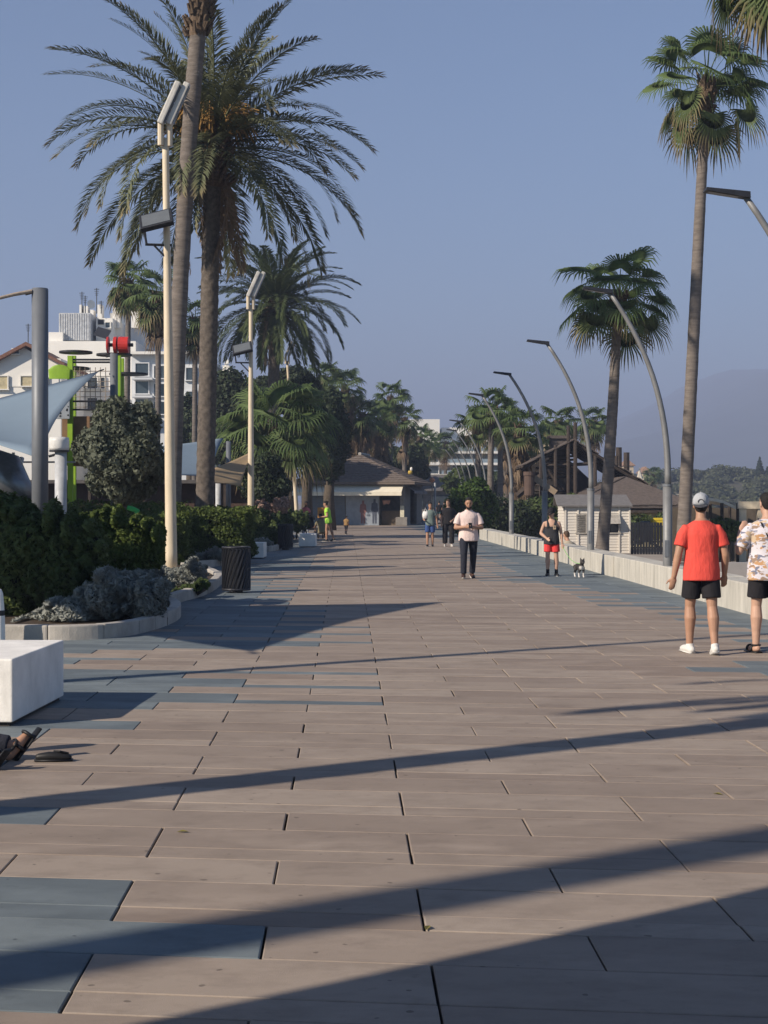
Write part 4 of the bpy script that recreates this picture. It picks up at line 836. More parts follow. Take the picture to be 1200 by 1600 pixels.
# ---- benches, bins, bollard
def bench(c, dim, rz, label):
    o = empty('block_bench', c, rz, label, 'bench', 'white concrete block benches'); m = MB(); m.box((0, 0, dim[2] / 2 + .015), (dim[0], dim[1], dim[2] - .03)); m.build('seat', white_conc, o, bevel=.012)
    p = MB(); p.box((0, 0, .02), (dim[0] - .06, dim[1] - .06, .05)); p.build('shadow_gap_plinth', joint_mat, o); return o  # shadow gap under the seat put into the dark colour of this recess
q = G(26, 1135); bench((q.x - .45, q.y + .75, 0), (.9, 1.5, .48), R(-2), 'large white concrete block bench at the left edge')
q = G(398, 873); bench((q.x, q.y + .5, 0), (.5, 1.1, .44), 0, 'white block bench below the second lamp pole')
q = G(480, 855); bench((q.x, q.y + .5, 0), (.58, 1.2, .46), 0, 'far white block bench by the stroller')
q = G(430, 851); bench((q.x - .5, q.y + 2.5, 0), (.6, 1.1, .40), 0, 'white block bench half hidden behind the second bin')
def slat_bin(px, py, label, h=.82, r=.235):
    q = G(px, py); o = empty('litter_bin', q, random.uniform(0, 1), label, 'litter bin', 'twisted slat litter bins'); inn = MB(); inn.tube([(0, 0, .08), (0, 0, h - .06)], r - .035, 20); inn.build('liner', black_plastic, o)
    for k in range(22):
        a = 2 * math.pi * k / 22; m = MB(); pts = []
        for i in range(7):
            t = i / 6; aa = a + t * .95; pts.append((math.cos(aa) * r, math.sin(aa) * r, .06 + t * (h - .1)))
        m.tube(pts, .021, 5, ell=.45); m.build('slat', dark_metal, o)
    for z in (.06, h - .03):
        m = MB(); m.tube([(math.cos(2 * math.pi * i / 24) * r, math.sin(2 * math.pi * i / 24) * r, z) for i in range(25)], .022, 6); m.build('rim', dark_metal, o)
    f = MB(); f.tube([(0, 0, 0), (0, 0, .09)], .12, 12); f.build('foot', dark_metal, o)
slat_bin(369, 926, 'near dark litter bin of twisted slats by the kerb'); slat_bin(446, 859, 'far litter bin of twisted slats before the block bench', .86)
bo = empty('white_bollard', G(-2, 1003), 0, 'white post with dark band at the left edge of the front bed', 'bollard'); m = MB(); m.rings([(0, .075, .075), (.3, .07, .07)], 12); m.build('base', white_conc, bo); m = MB(); m.rings([(.3, .068, .068), (.36, .068, .068)], 12); m.build('band', dark_metal, bo); m = MB(); m.rings([(.36, .066, .066), (.55, .05, .05), (.60, .03, .03)], 12); m.build('top', white_conc, bo)
# ---- shade sails and columns
sail_blue = sail_cloth('blue_sail_cloth', (.27, .35, .43), .35); sail_tan = sail_cloth('tan_sail_cloth', (.56, .43, .27), .5)
def sail(corners, label, mat, sag=.25, name='shade_sail'):
    c = [Vector(p) for p in corners]; o = empty(name, (c[0].x, c[0].y, 0), 0, label, 'shade sail'); n = 14; V, Fs = [], []; four = len(c) == 4
    for i in range(n + 1):
        for j in range(n + 1):
            u, v = i / n, j / n; p = (c[0].lerp(c[1], u)).lerp((c[3] if four else c[2]).lerp(c[2], u), v)
            e = .10 * math.sin(math.pi * u) * (1 if v in (0, 1) else 1); mid = sum(c, Vector()) / len(c); k = .10 * (4 * u * (1 - u) * (1 - 4 * v * (1 - v)) + 4 * v * (1 - v) * (1 - 4 * u * (1 - u)))
            p = p.lerp(mid, k); p.z -= sag * 16 * u * (1 - u) * v * (1 - v); V.append(tuple(p))
    for i in range(n):
        for j in range(n): a = i * (n + 1) + j; Fs.append((a, a + 1, a + n + 2, a + n + 1))
    me = bpy.data.meshes.new('cloth'); me.from_pydata(V, [], Fs); me.polygons.foreach_set('use_smooth', [True] * len(Fs)); s = link('cloth', me, mat); put(s, o); sd = s.modifiers.new('thick', 'SOLIDIFY'); sd.thickness = .012
    for p in c:
        t = MB(); t.tube([p, p + (p - mid).normalized() * .25], .02, 6); put(t.build('corner_fitting', dark_metal), o)
    return o
def column(px, Y, top_py, r, label, z0=0, mat=grey_metal, tilt=0.0):
    b = Vector((xa(px, Y), Y, z0)); H = CH + (HY - top_py) / F * Y - z0; o = empty('sail_post', b, 0, label, 'post', 'posts of the shade sails'); t = MB(); t.tube([(0, 0, -.05), (tilt, 0, H)], r, 20); t.build('post', mat, o, True); t = MB(); t.tube([(tilt, 0, H), (tilt, 0, H + .015)], r * .96, 20); t.build('cap', mat, o); t = MB(); t.tube([(tilt - r, 0, H - .06), (tilt - r - .12, 0, H - .09)], .03, 6); t.build('eye_bolt', dark_metal, o)
    return o
column(62.5, 29, 452, .155, 'thick grey post of the blue shade sail at the left edge')
column(178, 47, 553, .12, 'grey post holding the tip of the blue sail behind the round tree')
column(357, 62, 690, .10, 'grey post between the tan sail and the second lamp pole')
column(341, 55, 752, .10, 'pale short post under the tan sail', mat=M('pale_grey_paint', (.42, .43, .44), .5))
column(95, 31, 706, .12, 'pale grey column with a white drum on top in the playground', mat=MATS['pale_grey_paint'])
dr = empty('white_drum', A(92.5, 706, 31), 0, 'white rounded drum seat on top of the pale column', 'drum'); m = MB(); m.rings([(.03, .19, .19), (.08, .205, .205), (.22, .205, .205), (.29, .19, .19), (.30, .1, .1)], 20); m.build('drum', M('white_gloss', (.66, .65, .62), .4), dr, True); m = MB(); m.rings([(0, .2, .2), (.03, .2, .2)], 20); m.build('rim', dark_metal, dr)
rope = M('rope_grey', (.33, .27, .22), .9, .3, 20)
rp = MB(); rp.tube([A(-60, 487, 28.5), A(-10, 468, 28.7), A(22, 460, 28.8), A(50, 455, 28.9)], [.03, .03, .035, .04], 8); tag(rp.build('sail_rope', rope), 'thick tensioning rope tied to the top of the thick grey post', 'rope')
sail([A(-210, 640, 36), A(-150, 660, 52), A(154, 580, 46.5), A(60, 715, 33)][0:4], 'pale blue shade sail at the left edge', sail_blue, .25)
sail([A(200, 700, 60), A(350, 684, 64), A(335, 745, 58), A(210, 745, 54)], 'blue shade sail behind the date palm trunk', sail_blue, .1)
sail([A(325, 735, 53), A(398, 703, 57.5), A(376, 760, 52), A(328, 755, 49)], 'tan shade sail beside the second lamp pole', sail_tan, .1)
sail([(-6.4, 19.4, 5.0), (-13.5, 19.0, 4.4), (-6.2, 13.2, 3.3)], 'triangular shade sail out of view whose pointed shadow lies across the near paving', sail_blue, .1)
column(600 - 6.5 / 19.45 * F, 19.45, 783 - 3.45 / 19.45 * F, .09, 'post out of view holding the pointed sail')
sail([(-10.8, -1.45, 3.6), (-1.1, 4.95, 3.55), (-1.5, -5.5, 3.5), (-10.5, -7.5, 3.5)], 'sail added out of view above the viewer to shade the foreground', sail_tan, .15)  # unseen sail, added and shaped to throw the foreground shade
# ---- playground tower
lime = M('lime_panel', (.24, .40, .03), .5, .1); red_p = M('red_plastic', (.50, .035, .03), .4, .1); greyp = M('grey_panel', (.30, .33, .36), .55, .1)
pt = empty('play_tower', (xa(150, 50), 50, 0), 0, 'playground climbing tower with lime green posts, grey panels and red drums', 'play tower')
def P50(px, py, d=0): return A(px, py, 50 + d)
def pp(name, mat, fn, par=pt, **k): m = MB(); fn(m); o = m.build(name, mat, **k); return put(o, par)
for px, tp_, d in ((110, 556, 0), (185, 556, 0), (115, 556, 2.2), (190, 560, 2.2)): pp('post', lime, lambda m: m.box((P50(px, 700, d).x, 50 + d, (P50(px, tp_, d).z) / 2), (.16, .16, P50(px, tp_, d).z)))
for i_, (xa_, xb_, py_) in enumerate(((92, 145, 552), (150, 207, 556), (100, 140, 577), (170, 232, 586))): pp('disc', dark_metal, lambda m: m.rings([(0, (xb_ - xa_) / 2 / F * 50, .55), (.06, (xb_ - xa_) / 2 / F * 50, .55)], 20, None, P50((xa_ + xb_) / 2, py_, 1)))
for py_ in (562, 566, 627, 640): pp('rail', dark_metal, lambda m: m.tube([P50(112, py_), P50(185, py_)], .035, 6))
for k in range(9): pp('net_rope', rope, lambda m: m.tube([P50(117 + k * 8, 574, .4), P50(117 + k * 8, 640, .4)], .012, 4))
for k in range(8): pp('net_rope', rope, lambda m: m.tube([P50(114, 580 + k * 8, .4), P50(184, 580 + k * 8, .4)], .012, 4))
for x_, w_ in ((172, .05), (185, .10), (203, .32)): pp('drum', red_p, lambda m: m.tube([P50(x_ - 2, 539, .4) - Vector((w_, 0, 0)), P50(x_ - 2, 539, .4)], .27, 20))
pp('axle', dark_metal, lambda m: m.tube([P50(168, 539, .4), P50(208, 539, .4)], .06, 8))
pp('panel', lime, lambda m: m.rings([(0, .34, .04), (.30, .36, .04), (.42, .22, .04), (.46, .06, .04)], 16, None, P50(93, 592, -.2)))
pn = pp('panel', greyp, lambda m: m.box(P50(97, 627, -.2), (.50, .05, 1.15)), bevel=.015)
hr = random.Random(2)
for k in range(22):
    q = P50(97 + hr.uniform(-9.5, 9.5), 627 + hr.uniform(-24, 24), -.232); pp('hole', black_plastic, lambda m: m.tube([q, q + Vector((0, .01, 0))], hr.uniform(.018, .035), 8))
pp('panel', M('yellow_green_panel', (.50, .55, .03), .5), lambda m: m.box(P50(82, 640, .2), (.2, .05, .9), m=Matrix.Rotation(R(12), 3, 'Y')))
pp('deck', M('brown_panel', (.22, .13, .07), .8), lambda m: m.box(P50(125, 690, .8), (.9, 1.4, 1.6)))
pp('slide', M('white_slide', (.62, .62, .62), .3), lambda m: m.tube([P50(34, 716, -6), P50(15, 790, -7)], .075, 12))
pp('pole', MATS['pale_grey_paint'], lambda m: m.tube([P50(21, 707, -5), P50(20, 800, -5)], .045, 8))
pp('handrail', MATS['pale_grey_paint'], lambda m: m.tube([P50(36, 722, -5), P50(118, 722, -5)], .03, 6))
tb = empty('tube_slide', P50(-40, 730, -8) * 1, 0, 'big dark metal tube slide under the blue sail at the left edge', 'slide'); pp('tube', M('steel_tube', (.20, .21, .23), .3, metal=.7), lambda m: m.tube([P50(-160, 715, -6), P50(-40, 722, -7), P50(8, 735, -7), P50(30, 790, -7.5)], .55, 24), tb, smooth=True)
# dark shelter backdrop under sails
sh = empty('playground_shelter', (xa(150, 66), 66, 0), 0, 'long low dark brown shelter behind the playground', 'building')
pp('wall', M('shelter_brown', (.075, .048, .036), .9, .3, 2), lambda m: m.bb(xa(-160, 66), xa(410, 66), 66, 66.3, 0, 2.35), sh); pp('roof', M('shelter_roof', (.10, .09, .085), .9), lambda m: m.bb(xa(-160, 66) - .2, xa(410, 66) + .2, 65.2, 70, 2.353, 2.5), sh)
for k in range(14): pp('post', wood_dark, lambda m: m.bb(xa(-150, 66) + k * 1.15, xa(-150, 66) + k * 1.15 + .12, 65.25, 65.37, 0, 2.35), sh)
gt = empty('green_toy', A(208, 797, 35.5), 0, 'bright green plastic toy lying on the hedge', 'toy'); m = MB(); m.tube([(-.13, 0, .06), (0, 0, .02), (.14, 0, -.03)], [.05, .06, .04], 8); m.tube([(-.05, 0, .08), (.03, 0, .0), (.1, 0, -.08)], [.03, .04, .03], 8); m.build('body', M('bright_green', (.05, .45, .12), .4), gt)
# ---- buildings
bw = M('white_render', (.80, .77, .71), .85, .06, .6); bw2 = M('white_render_shade', (.66, .67, .68), .85, .06, .6); btile = M('roof_tile_brown', (.20, .10, .07), .9, .3, 5); shut = M('beige_shutter', (.50, .43, .27), .8); bglass = M('window_glass', (.05, .065, .08), .1, .2, spec=.6); metal_sheet = M('ribbed_sheet', (.52, .53, .54), .5)  # cooler copy of the white render carries the wing's shade in its colour
def building(name, label, Yv, loc_px): return empty(name, (xa(loc_px, Yv), Yv, 0), 0, label, 'building')
def bx(par, nm, mat, pa, pb_, pt_, pbt, Yv, d, dd=0, **k):
    """box whose front face spans photo columns pa..pb and rows pt..pbt at depth Yv"""
    return pp(nm, mat, lambda m: m.bb(xa(pa, Yv), xa(pb_, Yv), Yv + dd, Yv + d, max(-.2, CH - (pbt - HY) / F * Yv), CH - (pt_ - HY) / F * Yv), par, **k)
def window(par, pa, pb_, pt_, pbt, Yv, mat=bglass, fr=None):
    w = pp('window', mat, lambda m: m.bb(xa(pa, Yv), xa(pb_, Yv), Yv - .03, Yv + .02, CH - (pbt - HY) / F * Yv, CH - (pt_ - HY) / F * Yv), par)
    f = MB(); x0_, x1_, z0_, z1_ = xa(pa, Yv), xa(pb_, Yv), CH - (pbt - HY) / F * Yv, CH - (pt_ - HY) / F * Yv; e = .07
    f.bb(x0_ - e, x0_, Yv - .10, Yv - .004, z0_, z1_); f.bb(x1_, x1_ + e, Yv - .10, Yv - .004, z0_, z1_); f.bb(x0_ - e, x1_ + e, Yv - .10, Yv - .004, z1_, z1_ + e); f.bb(x0_ - e - .05, x1_ + e + .05, Yv - .16, Yv - .004, z0_ - e, z0_)
    fo = f.build('frame', fr or bw, w); return w
h1 = building('white_house', 'white house with low brown tiled gable roof at the left edge', 106, 40)
bx(h1, 'wall', bw, -60, 95, 560, 900, 106, 8)
rf_ = MB(); z_e, z_r = CH + (HY - 566) / F * 105, CH + (HY - 533) / F * 105; xs = (xa(-70, 105), xa(38, 105), xa(98, 105))
rf_.add([(xs[0], 105.4, z_e - 1.1), (xs[1], 105.4, z_r), (xs[2], 105.4, z_e), (xs[0], 114, z_e - 1.1), (xs[1], 114, z_r), (xs[2], 114, z_e), (xs[0], 105.4, z_e - 1.35), (xs[1], 105.4, z_r - .25), (xs[2], 105.4, z_e - .25), (xs[0], 114, z_e - 1.35), (xs[1], 114, z_r - .25), (xs[2], 114, z_e - .25)], [(0, 1, 4, 3), (1, 2, 5, 4), (6, 7, 1, 0), (7, 8, 2, 1), (6, 9, 10, 7), (7, 10, 11, 8), (0, 3, 9, 6), (2, 8, 11, 5), (3, 4, 10, 9), (4, 5, 11, 10)])
put(rf_.build('roof', btile), h1)
gb = MB(); gb.add([(xa(-58, 106), 105.95, z_e - 1.3), (xa(36, 106), 105.95, z_r - .3), (xa(92, 106), 105.95, z_e - .3), (xa(92, 106), 105.95, z_e - 1.6), (xa(-58, 106), 105.95, z_e - 1.6)], [(0, 1, 2, 3, 4)]); put(gb.build('gable', bw), h1)
for w_ in ((-8, 12, 588, 608), (33, 50, 588, 603), (20, 30, 546, 553), (60, 74, 590, 602)): window(h1, *w_, 105.9, shut if w_[2] > 560 else bglass)
a1 = building('apartment_block', 'white apartment block with stepped roof terraces, chimneys and aerials', 116, 150)
bx(a1, 'wall', bw, 60, 212, 533, 900, 116, 14)
bx(a1, 'parapet', bw, 76, 98, 519, 533.2, 116.4, 8)
bx(a1, 'stair_house', metal_sheet, 92, 141, 489, 532, 117, 6)
for k in range(13): bx(a1, 'rib', metal_sheet, 93 + k * 3.7, 94.2 + k * 3.7, 490, 531.5, 116.96, .1)
bx(a1, 'roof_room', bw, 150, 176, 497, 535, 118, 5); bx(a1, 'roof_room', bw, 172, 190, 489, 530, 119.5, 5); bx(a1, 'roof_room', bw2, 180, 235, 510, 545, 121, 6)
for (pa, pb_, t_) in ((124, 128, 476), (131, 137, 478), (152, 159, 476), (176, 182, 474), (205, 217, 470), (183, 187, 478), (141, 146, 484), (222, 228, 500)): bx(a1, 'chimney', bw, pa, pb_, t_, 512, 119, 1.0)
for (px, t_) in ((128, 456), (151, 450), (133, 462), (44, 506), (158, 470)):
    def aer(m):
        m.tube([A(px, t_, 119), A(px, 490 if px > 60 else 540, 119)], .035, 5)
        for j in range(4): m.tube([A(px - 4 + j * .6, t_ + 2 + j * 3, 119), A(px + 4 - j * .6, t_ + 2 + j * 3, 119)], .022, 4)
    pp('aerial', dark_metal, aer, a1)
for (px, py) in ((141, 476), (176, 473), (193, 501)): pp('dish', bw, lambda m: m.tube([A(px, py, 117.5), A(px, py, 117.5) + Vector((.1, -.12, .02))], [.1, .34], 16), a1)
bx(a1, 'hatch', dark_metal, 153, 162, 499, 507, 117.95, .2); pp('solar_panel', dark_metal, lambda m: m.box(A(160, 520, 116.6), (1.1, .08, .8), m=Matrix.Rotation(R(-30), 3, 'X') @ Matrix.Rotation(R(20), 3, 'Y')), a1)
for (pa, pb_, t_, b_) in ((137, 152, 590, 607), (158, 164, 590, 607), (125, 133, 590, 607), (137, 152, 622, 640), (165, 172, 504, 512)): window(a1, pa, pb_, t_, b_, 115.97 if t_ > 520 else 117.96)
a2 = building('apartment_wing', 'shaded apartment wing with rows of balconies and windows behind the lamp pole', 104, 260)
bx(a2, 'wall', bw2, 206, 312, 553, 900, 104, 12); bx(a2, 'roof_slab', bw, 200, 316, 549, 553.2, 103.4, 13)
for (pa, pb_, tops) in ((212, 232, (568, 596, 624)), (241, 248, (572, 600, 628)), (250, 258, (572, 600, 628)), (291, 306, (575, 612, 650)), (262, 276, (572, 600, 628))):
    for t_ in tops: window(a2, pa, pb_, t_, t_ + 19, 103.97, bglass, bw2)
for t_ in (590, 618, 646): bx(a2, 'balcony', bw2, 206, 238, t_, t_ + 3, 102.9, 1.095)
tw = building('roof_tower', 'small white roof pavilion with tiled pyramid roof above the trees', 125, 350)
bx(tw, 'wall', bw, 334, 368, 585, 900, 125, 3.5); rr = MB(); c0 = A(352, 586, 125); hw = 22 / F * 125
rr.rings([(c0.z, hw, hw), (c0.z + 1.05, .18, .18), (c0.z + 1.4, .12, .12)], 4, Matrix.Rotation(R(45), 3, 'Z') @ Matrix.Scale(1.35, 3, (1, 1, 0)) if False else Matrix.Rotation(R(45), 3, 'Z'), (c0.x, 126.7, 0)); put(rr.build('roof', bw), tw)
for (pa, pb_) in ((338, 346), (356, 364)): window(tw, pa, pb_, 590, 597, 124.97)
for k in range(5): bx(tw, 'roof_course', bw, 338 + k * 3, 367 - k * 3, 583 - k * 4, 584.5 - k * 4, 125.2 + .25 * k, .3)
# hotel
ht = building('hotel_block', 'white modern hotel with stacked balconies beyond the palms', 215, 700)
bx(ht, 'wall', bw, 655, 850, 684, 900, 217, 12); bx(ht, 'tower', bw, 640, 687, 655, 900, 214, 14); bx(ht, 'upper_floor', bw, 690, 775, 668, 691, 217.5, 11)
for r_, t_ in enumerate((700, 718, 736)):
    bx(ht, 'balcony_slab', bw, 667, 852, t_ + 5, t_ + 8.5, 213.2, 3.795)
    for k in range(10): window(ht, 692 + k * 15.5, 703 + k * 15.5, t_ - 9, t_ + 3, 216.97)
    bx(ht, 'balustrade', M('glass_balustrade', (.25, .31, .35), .15, spec=.6), 690, 850, t_ - 1, t_ + 5.0, 213.3, .06)
    window(ht, 668, 685, t_ - 8, t_ + 4, 213.97)
bx(ht, 'roof_unit', MATS['far_tiles'] if 'far_tiles' in MATS else btile, 705, 722, 671, 676, 219, 4)
# ---- kiosk
yaw = -math.atan2(.145, .99)
kc = A(632, 823, 101); kio = empty('kiosk', (kc.x, 101, 0), yaw, 'kiosk with dark shingled hip roof, cream awning and roller shutter', 'kiosk')
kshut = M('blue_grey_shutter', (.12, .14, .165), .6, .12); awn = M('cream_awning', (.74, .67, .53), .85, .08)
kroof = M('kiosk_shingle', (.165, .132, .112), .95, .3, 5, .5, 25, stretch=(1, 1, 3))
def kp(nm, mat, fn, par=None, **k): m = MB(); fn(m); return m.build(nm, mat, par or kio, **k)
KW, KD = 6.9, 9.5
kp('wall', M('kiosk_wall', (.20, .19, .18), .85), lambda m: (m.bb(-KW, -1.65, 0, .2, 0, 2.75), m.bb(-.30, 0, 0, .25, 0, 2.75), m.bb(-KW, -KW + .2, .21, KD, 0, 2.75), m.bb(-KW + .21, 0, KD - .2, KD, 0, 2.75), m.bb(-.2, -.003, .26, 3.0, 0, 2.75), m.bb(-.2, -.003, 6.5, KD - .21, 0, 2.75), m.bb(-KW + .22, -.25, 4.2, 4.3, 0, 2.7)))
kp('ceiling', wood_dark, lambda m: m.bb(-KW + .02, -.02, .02, KD - .02, 2.752, 2.80))
m = MB(); kcorn, kr0, kr1 = hip_roof(m, -KW - .7, .75, -.6, KD + .6, 2.82, 4.75, inset=3.4); kro = m.build('roof', kroof, kio)
class _P: pass
def k_courses(c0, c1, r0, r1, n):
    c0, c1, r0, r1 = map(Vector, (c0, c1, r0, r1)); nrm = (c1 - c0).cross(r0 - c0).normalized(); nrm = nrm if nrm.z > 0 else -nrm; rg = random.Random(6)
    for k in range(n):
        a0, a1 = c0.lerp(r0, k / n), c1.lerp(r1, k / n); b0, b1 = c0.lerp(r0, (k + 1.1) / n), c1.lerp(r1, (k + 1.1) / n); mm = max(2, int((a1 - a0).length / .4)); mb = MB()
        for j in range(mm):
            u0, u1 = (j + .02) / mm, (j + .98) / mm; l = nrm * (.05 + rg.uniform(-.012, .012)); p = [a0.lerp(a1, u0) + l, a0.lerp(a1, u1) + l, b0.lerp(b1, u1) + nrm * .012, b0.lerp(b1, u0) + nrm * .012, a0.lerp(a1, u0) + nrm * .004, a0.lerp(a1, u1) + nrm * .004]; mb.add(p, [(0, 1, 2, 3), (4, 5, 1, 0), (4, 0, 3), (5, 2, 1)])
        mb.build('shingle_course', kroof, kro)
k_courses(kcorn[0], kcorn[1], kr0, Vector(kr0) + Vector((.05, 0, 0)), 13); k_courses(kcorn[1], kcorn[2], kr0, kr1, 13)
kp('ridge_cap', M('pale_ridge', (.36, .34, .31), .9), lambda m: m.tube([Vector(kr0) + Vector((0, -.1, .06)), Vector(kr1) + Vector((0, 0, .06))], .12, 6), kro)
for k in range(11): kp('shutter_slat', kshut, lambda m: m.bb(-KW + .05, -3.95, -.055 + .01 * (k % 2), -.004, .05 + k * .19, .05 + k * .19 + .18))
kp('shutter_panel', M('pale_shutter', (.26, .29, .33), .6, .15), lambda m: m.bb(-3.9, -1.70, -.05, -.004, 0, 2.1))
kp('shutter_handle', dark_metal, lambda m: m.bb(-5.2, -5.0, -.075, -.057, .9, .95))
for (cx_, hh_, cl_) in ((-2.75, 1.55, (.25, .13, .12)), (-1.98, 1.65, (.07, .08, .11))):
    kp('flat_figure', M('figure_tone_%d' % int(hh_ * 100), cl_, .8), lambda m: m.add([(cx_ + x * .9, -.052, .12 + z * hh_) for x, z in ((-.16, 0), (-.03, 0), (0, .42), (.03, 0), (.16, 0), (.17, .45), (.26, .5), (.22, .8), (.09, .84), (.08, .98), (-.08, .98), (-.09, .84), (-.22, .8), (-.26, .5), (-.17, .45))], [tuple(range(15))]))  # flat cut-outs on the panel stand in for people standing there
def aw(m):
    m.add([(-KW - .4, -.02, 2.72), (-.05, -.02, 2.72), (-.05, -1.1, 2.2), (-KW - .4, -1.1, 2.2), (-KW - .4, -.02, 2.69), (-.05, -.02, 2.69), (-.05, -1.1, 2.17), (-KW - .4, -1.1, 2.17)], [(0, 1, 2, 3), (4, 7, 6, 5), (0, 3, 7, 4), (1, 5, 6, 2)])
aw_ = kp('awning', awn, aw); kp('valance', awn, lambda m: m.bb(-KW - .4, -.05, -1.125, -1.10, 1.96, 2.198), aw_); kp('front_bar', MATS['pale_grey_paint'], lambda m: m.tube([(-KW - .4, -1.09, 2.155), (-.05, -1.09, 2.155)], .025, 6), aw_)
for k in range(3): kp('side_awning', M('grey_awning', (.20, .20, .22), .85), lambda m: m.add([(.02, .5 + k * 2.6, 2.6), (.02, 2.7 + k * 2.6, 2.6), (.6, 2.7 + k * 2.6, 2.25), (.6, .5 + k * 2.6, 2.25), (.6, 2.7 + k * 2.6, 2.1), (.6, .5 + k * 2.6, 2.1)], [(0, 1, 2, 3), (3, 2, 4, 5)]))
kp('counter', M('counter_wood', (.16, .12, .08), .8), lambda m: m.bb(-1.6, -.35, .6, 1.0, 0, .95)); kp('menu_board', M('menu_cream', (.60, .55, .42), .8), lambda m: m.bb(-.28, -.02, -.04, -.004, .5, 1.3))
kp('hanging_goods', M('coral_cloth', (.45, .24, .18), .9), lambda m: m.add([(-1.5, .1, 1.65), (-.95, .1, 1.65), (-1.05, .1, 1.35), (-1.2, .1, 1.45), (-1.4, .1, 1.35)], [(0, 1, 2, 3, 4)]))
kp('planter_box', M('planter_grey', (.22, .20, .18), .9), lambda m: m.bb(-.5, .25, -.6, -.1, 0, .55), bevel=.02); kp('post', MATS['pale_grey_paint'], lambda m: m.tube([(1.1, 8.2, 0), (1.1, 8.2, 2.9)], .07, 8))
k2 = empty('far_kiosk', (A(690, 760, 150).x, 150, 0), 0, 'second far kiosk with low grey hip roof', 'kiosk'); m = MB(); hip_roof(m, -5, 4.6, 0, 9, 2.7, 4.2, inset=3.0); m.build('roof', M('grey_roof', (.13, .12, .115), .95, .2, 3), k2); m = MB(); m.bb(-4.4, 4.0, .6, 8.4, 0, 2.57); m.build('wall', MATS['kiosk_wall'], k2); m = MB(); m.tube([(-2.2, 4.5, 4.24), (2, 4.5, 4.24)], .1, 6); m.build('ridge_cap', MATS['pale_ridge'], k2)
for k in range(3): m = MB(); m.bb(-3.6 + k * 2.6, -1.8 + k * 2.6, .5, .59, .9, 2.2); m.build('window', bglass, k2)
os_ = empty('round_sign', A(675, 786, 140) * 1, 0, 'orange round ball sign on a post beyond the kiosk', 'sign'); os_.location.z = 0; m = MB(); zb = CH + (HY - 750) / F * 140; m.rings([(zb - .28 + .56 * t, max(.03, .28 * math.sin(math.pi * t)), max(.03, .28 * math.sin(math.pi * t))) for t in np.linspace(.02, .98, 9)], 14); m.build('ball', M('orange_paint', (.55, .22, .10), .6), os_, True); m = MB(); m.tube([(0, 0, 0), (0, 0, zb - .25)], .05, 8); m.build('post', dark_metal, os_)
yo = empty('roof_ornament', Vector((A(641, 760, 107).x, 107, A(641, 741, 107).z)), 0, 'small yellow and white ornament on the kiosk roof', 'ornament'); m = MB(); m.rings([(0, .13, .08), (.15, .16, .1), (.25, .12, .08)], 10); m.build('base', M('ornament_yellow', (.60, .42, .08), .6), yo, True); m = MB(); m.rings([(.24, .06, .06), (.34, .10, .09), (.45, .08, .07), (.5, .03, .03)], 10, None, (.08, 0, 0)); m.build('top', bw, yo, True)
sg = empty('orange_sign', G(498, 845, 0) + Vector((0, 4, 0)), 0, 'small square orange sign on a thin post beside the woman in neon green', 'sign'); m = MB(); zt = CH - (797 - HY) / F * 68; m.bb(-.22, .22, -.015, .015, zt - .32, zt + .12); m.build('panel', M('sign_orange', (.50, .24, .06), .7), sg); m = MB(); m.tube([(0, .02, 0), (0, .02, zt)], .025, 6); m.build('post', dark_metal, sg); m = MB(); m.bb(-.15, .15, -.019, -.016, zt - .18, zt - .02); m.build('print', M('sign_print', (.30, .14, .04), .7), sg)
# ------------------------------------------------------------------ people
PEND = []      # meshes to fuse into one continuous surface
def fuse(mb, name, mat, parent, vox, smooth=3, fac=.5):
    o = mb.build(name, mat, parent, True); r = o.modifiers.new('fuse', 'REMESH'); r.mode = 'VOXEL'; r.voxel_size = vox; r.use_smooth_shade = True
    if smooth: s = o.modifiers.new('soft', 'SMOOTH'); s.iterations = smooth; s.factor = fac
    PEND.append(o); return o
def skin_m(name, c): return M(name, c, .55, .12, 9, spec=.35)
def cloth_m(name, c, var=.14):
    m = M(name, c, .9, var, 7, 1.0, 5, stretch=(1.4, 1.4, .55)); b = [n for n in m.node_tree.nodes if n.type == 'BUMP'][0]; b.inputs['Distance'].default_value = .03; return m
skinA = skin_m('skin_tan', (.36, .20, .13)); skinB = skin_m('skin_fair', (.46, .28, .20)); skinC = skin_m('skin_dark', (.12, .065, .045))
hair_dk = M('hair_dark', (.012, .010, .009), .6, .3, 40, .6, 160, stretch=(1, 1, .3)); hair_br = M('hair_brown', (.07, .04, .022), .6, .3, 40, .5, 160)
eye_m = M('eye_dark', (.015, .012, .010), .3); lip_m = M('lips', (.28, .11, .09), .5)
def V3(*a): return Vector(a)
class Fig: pass
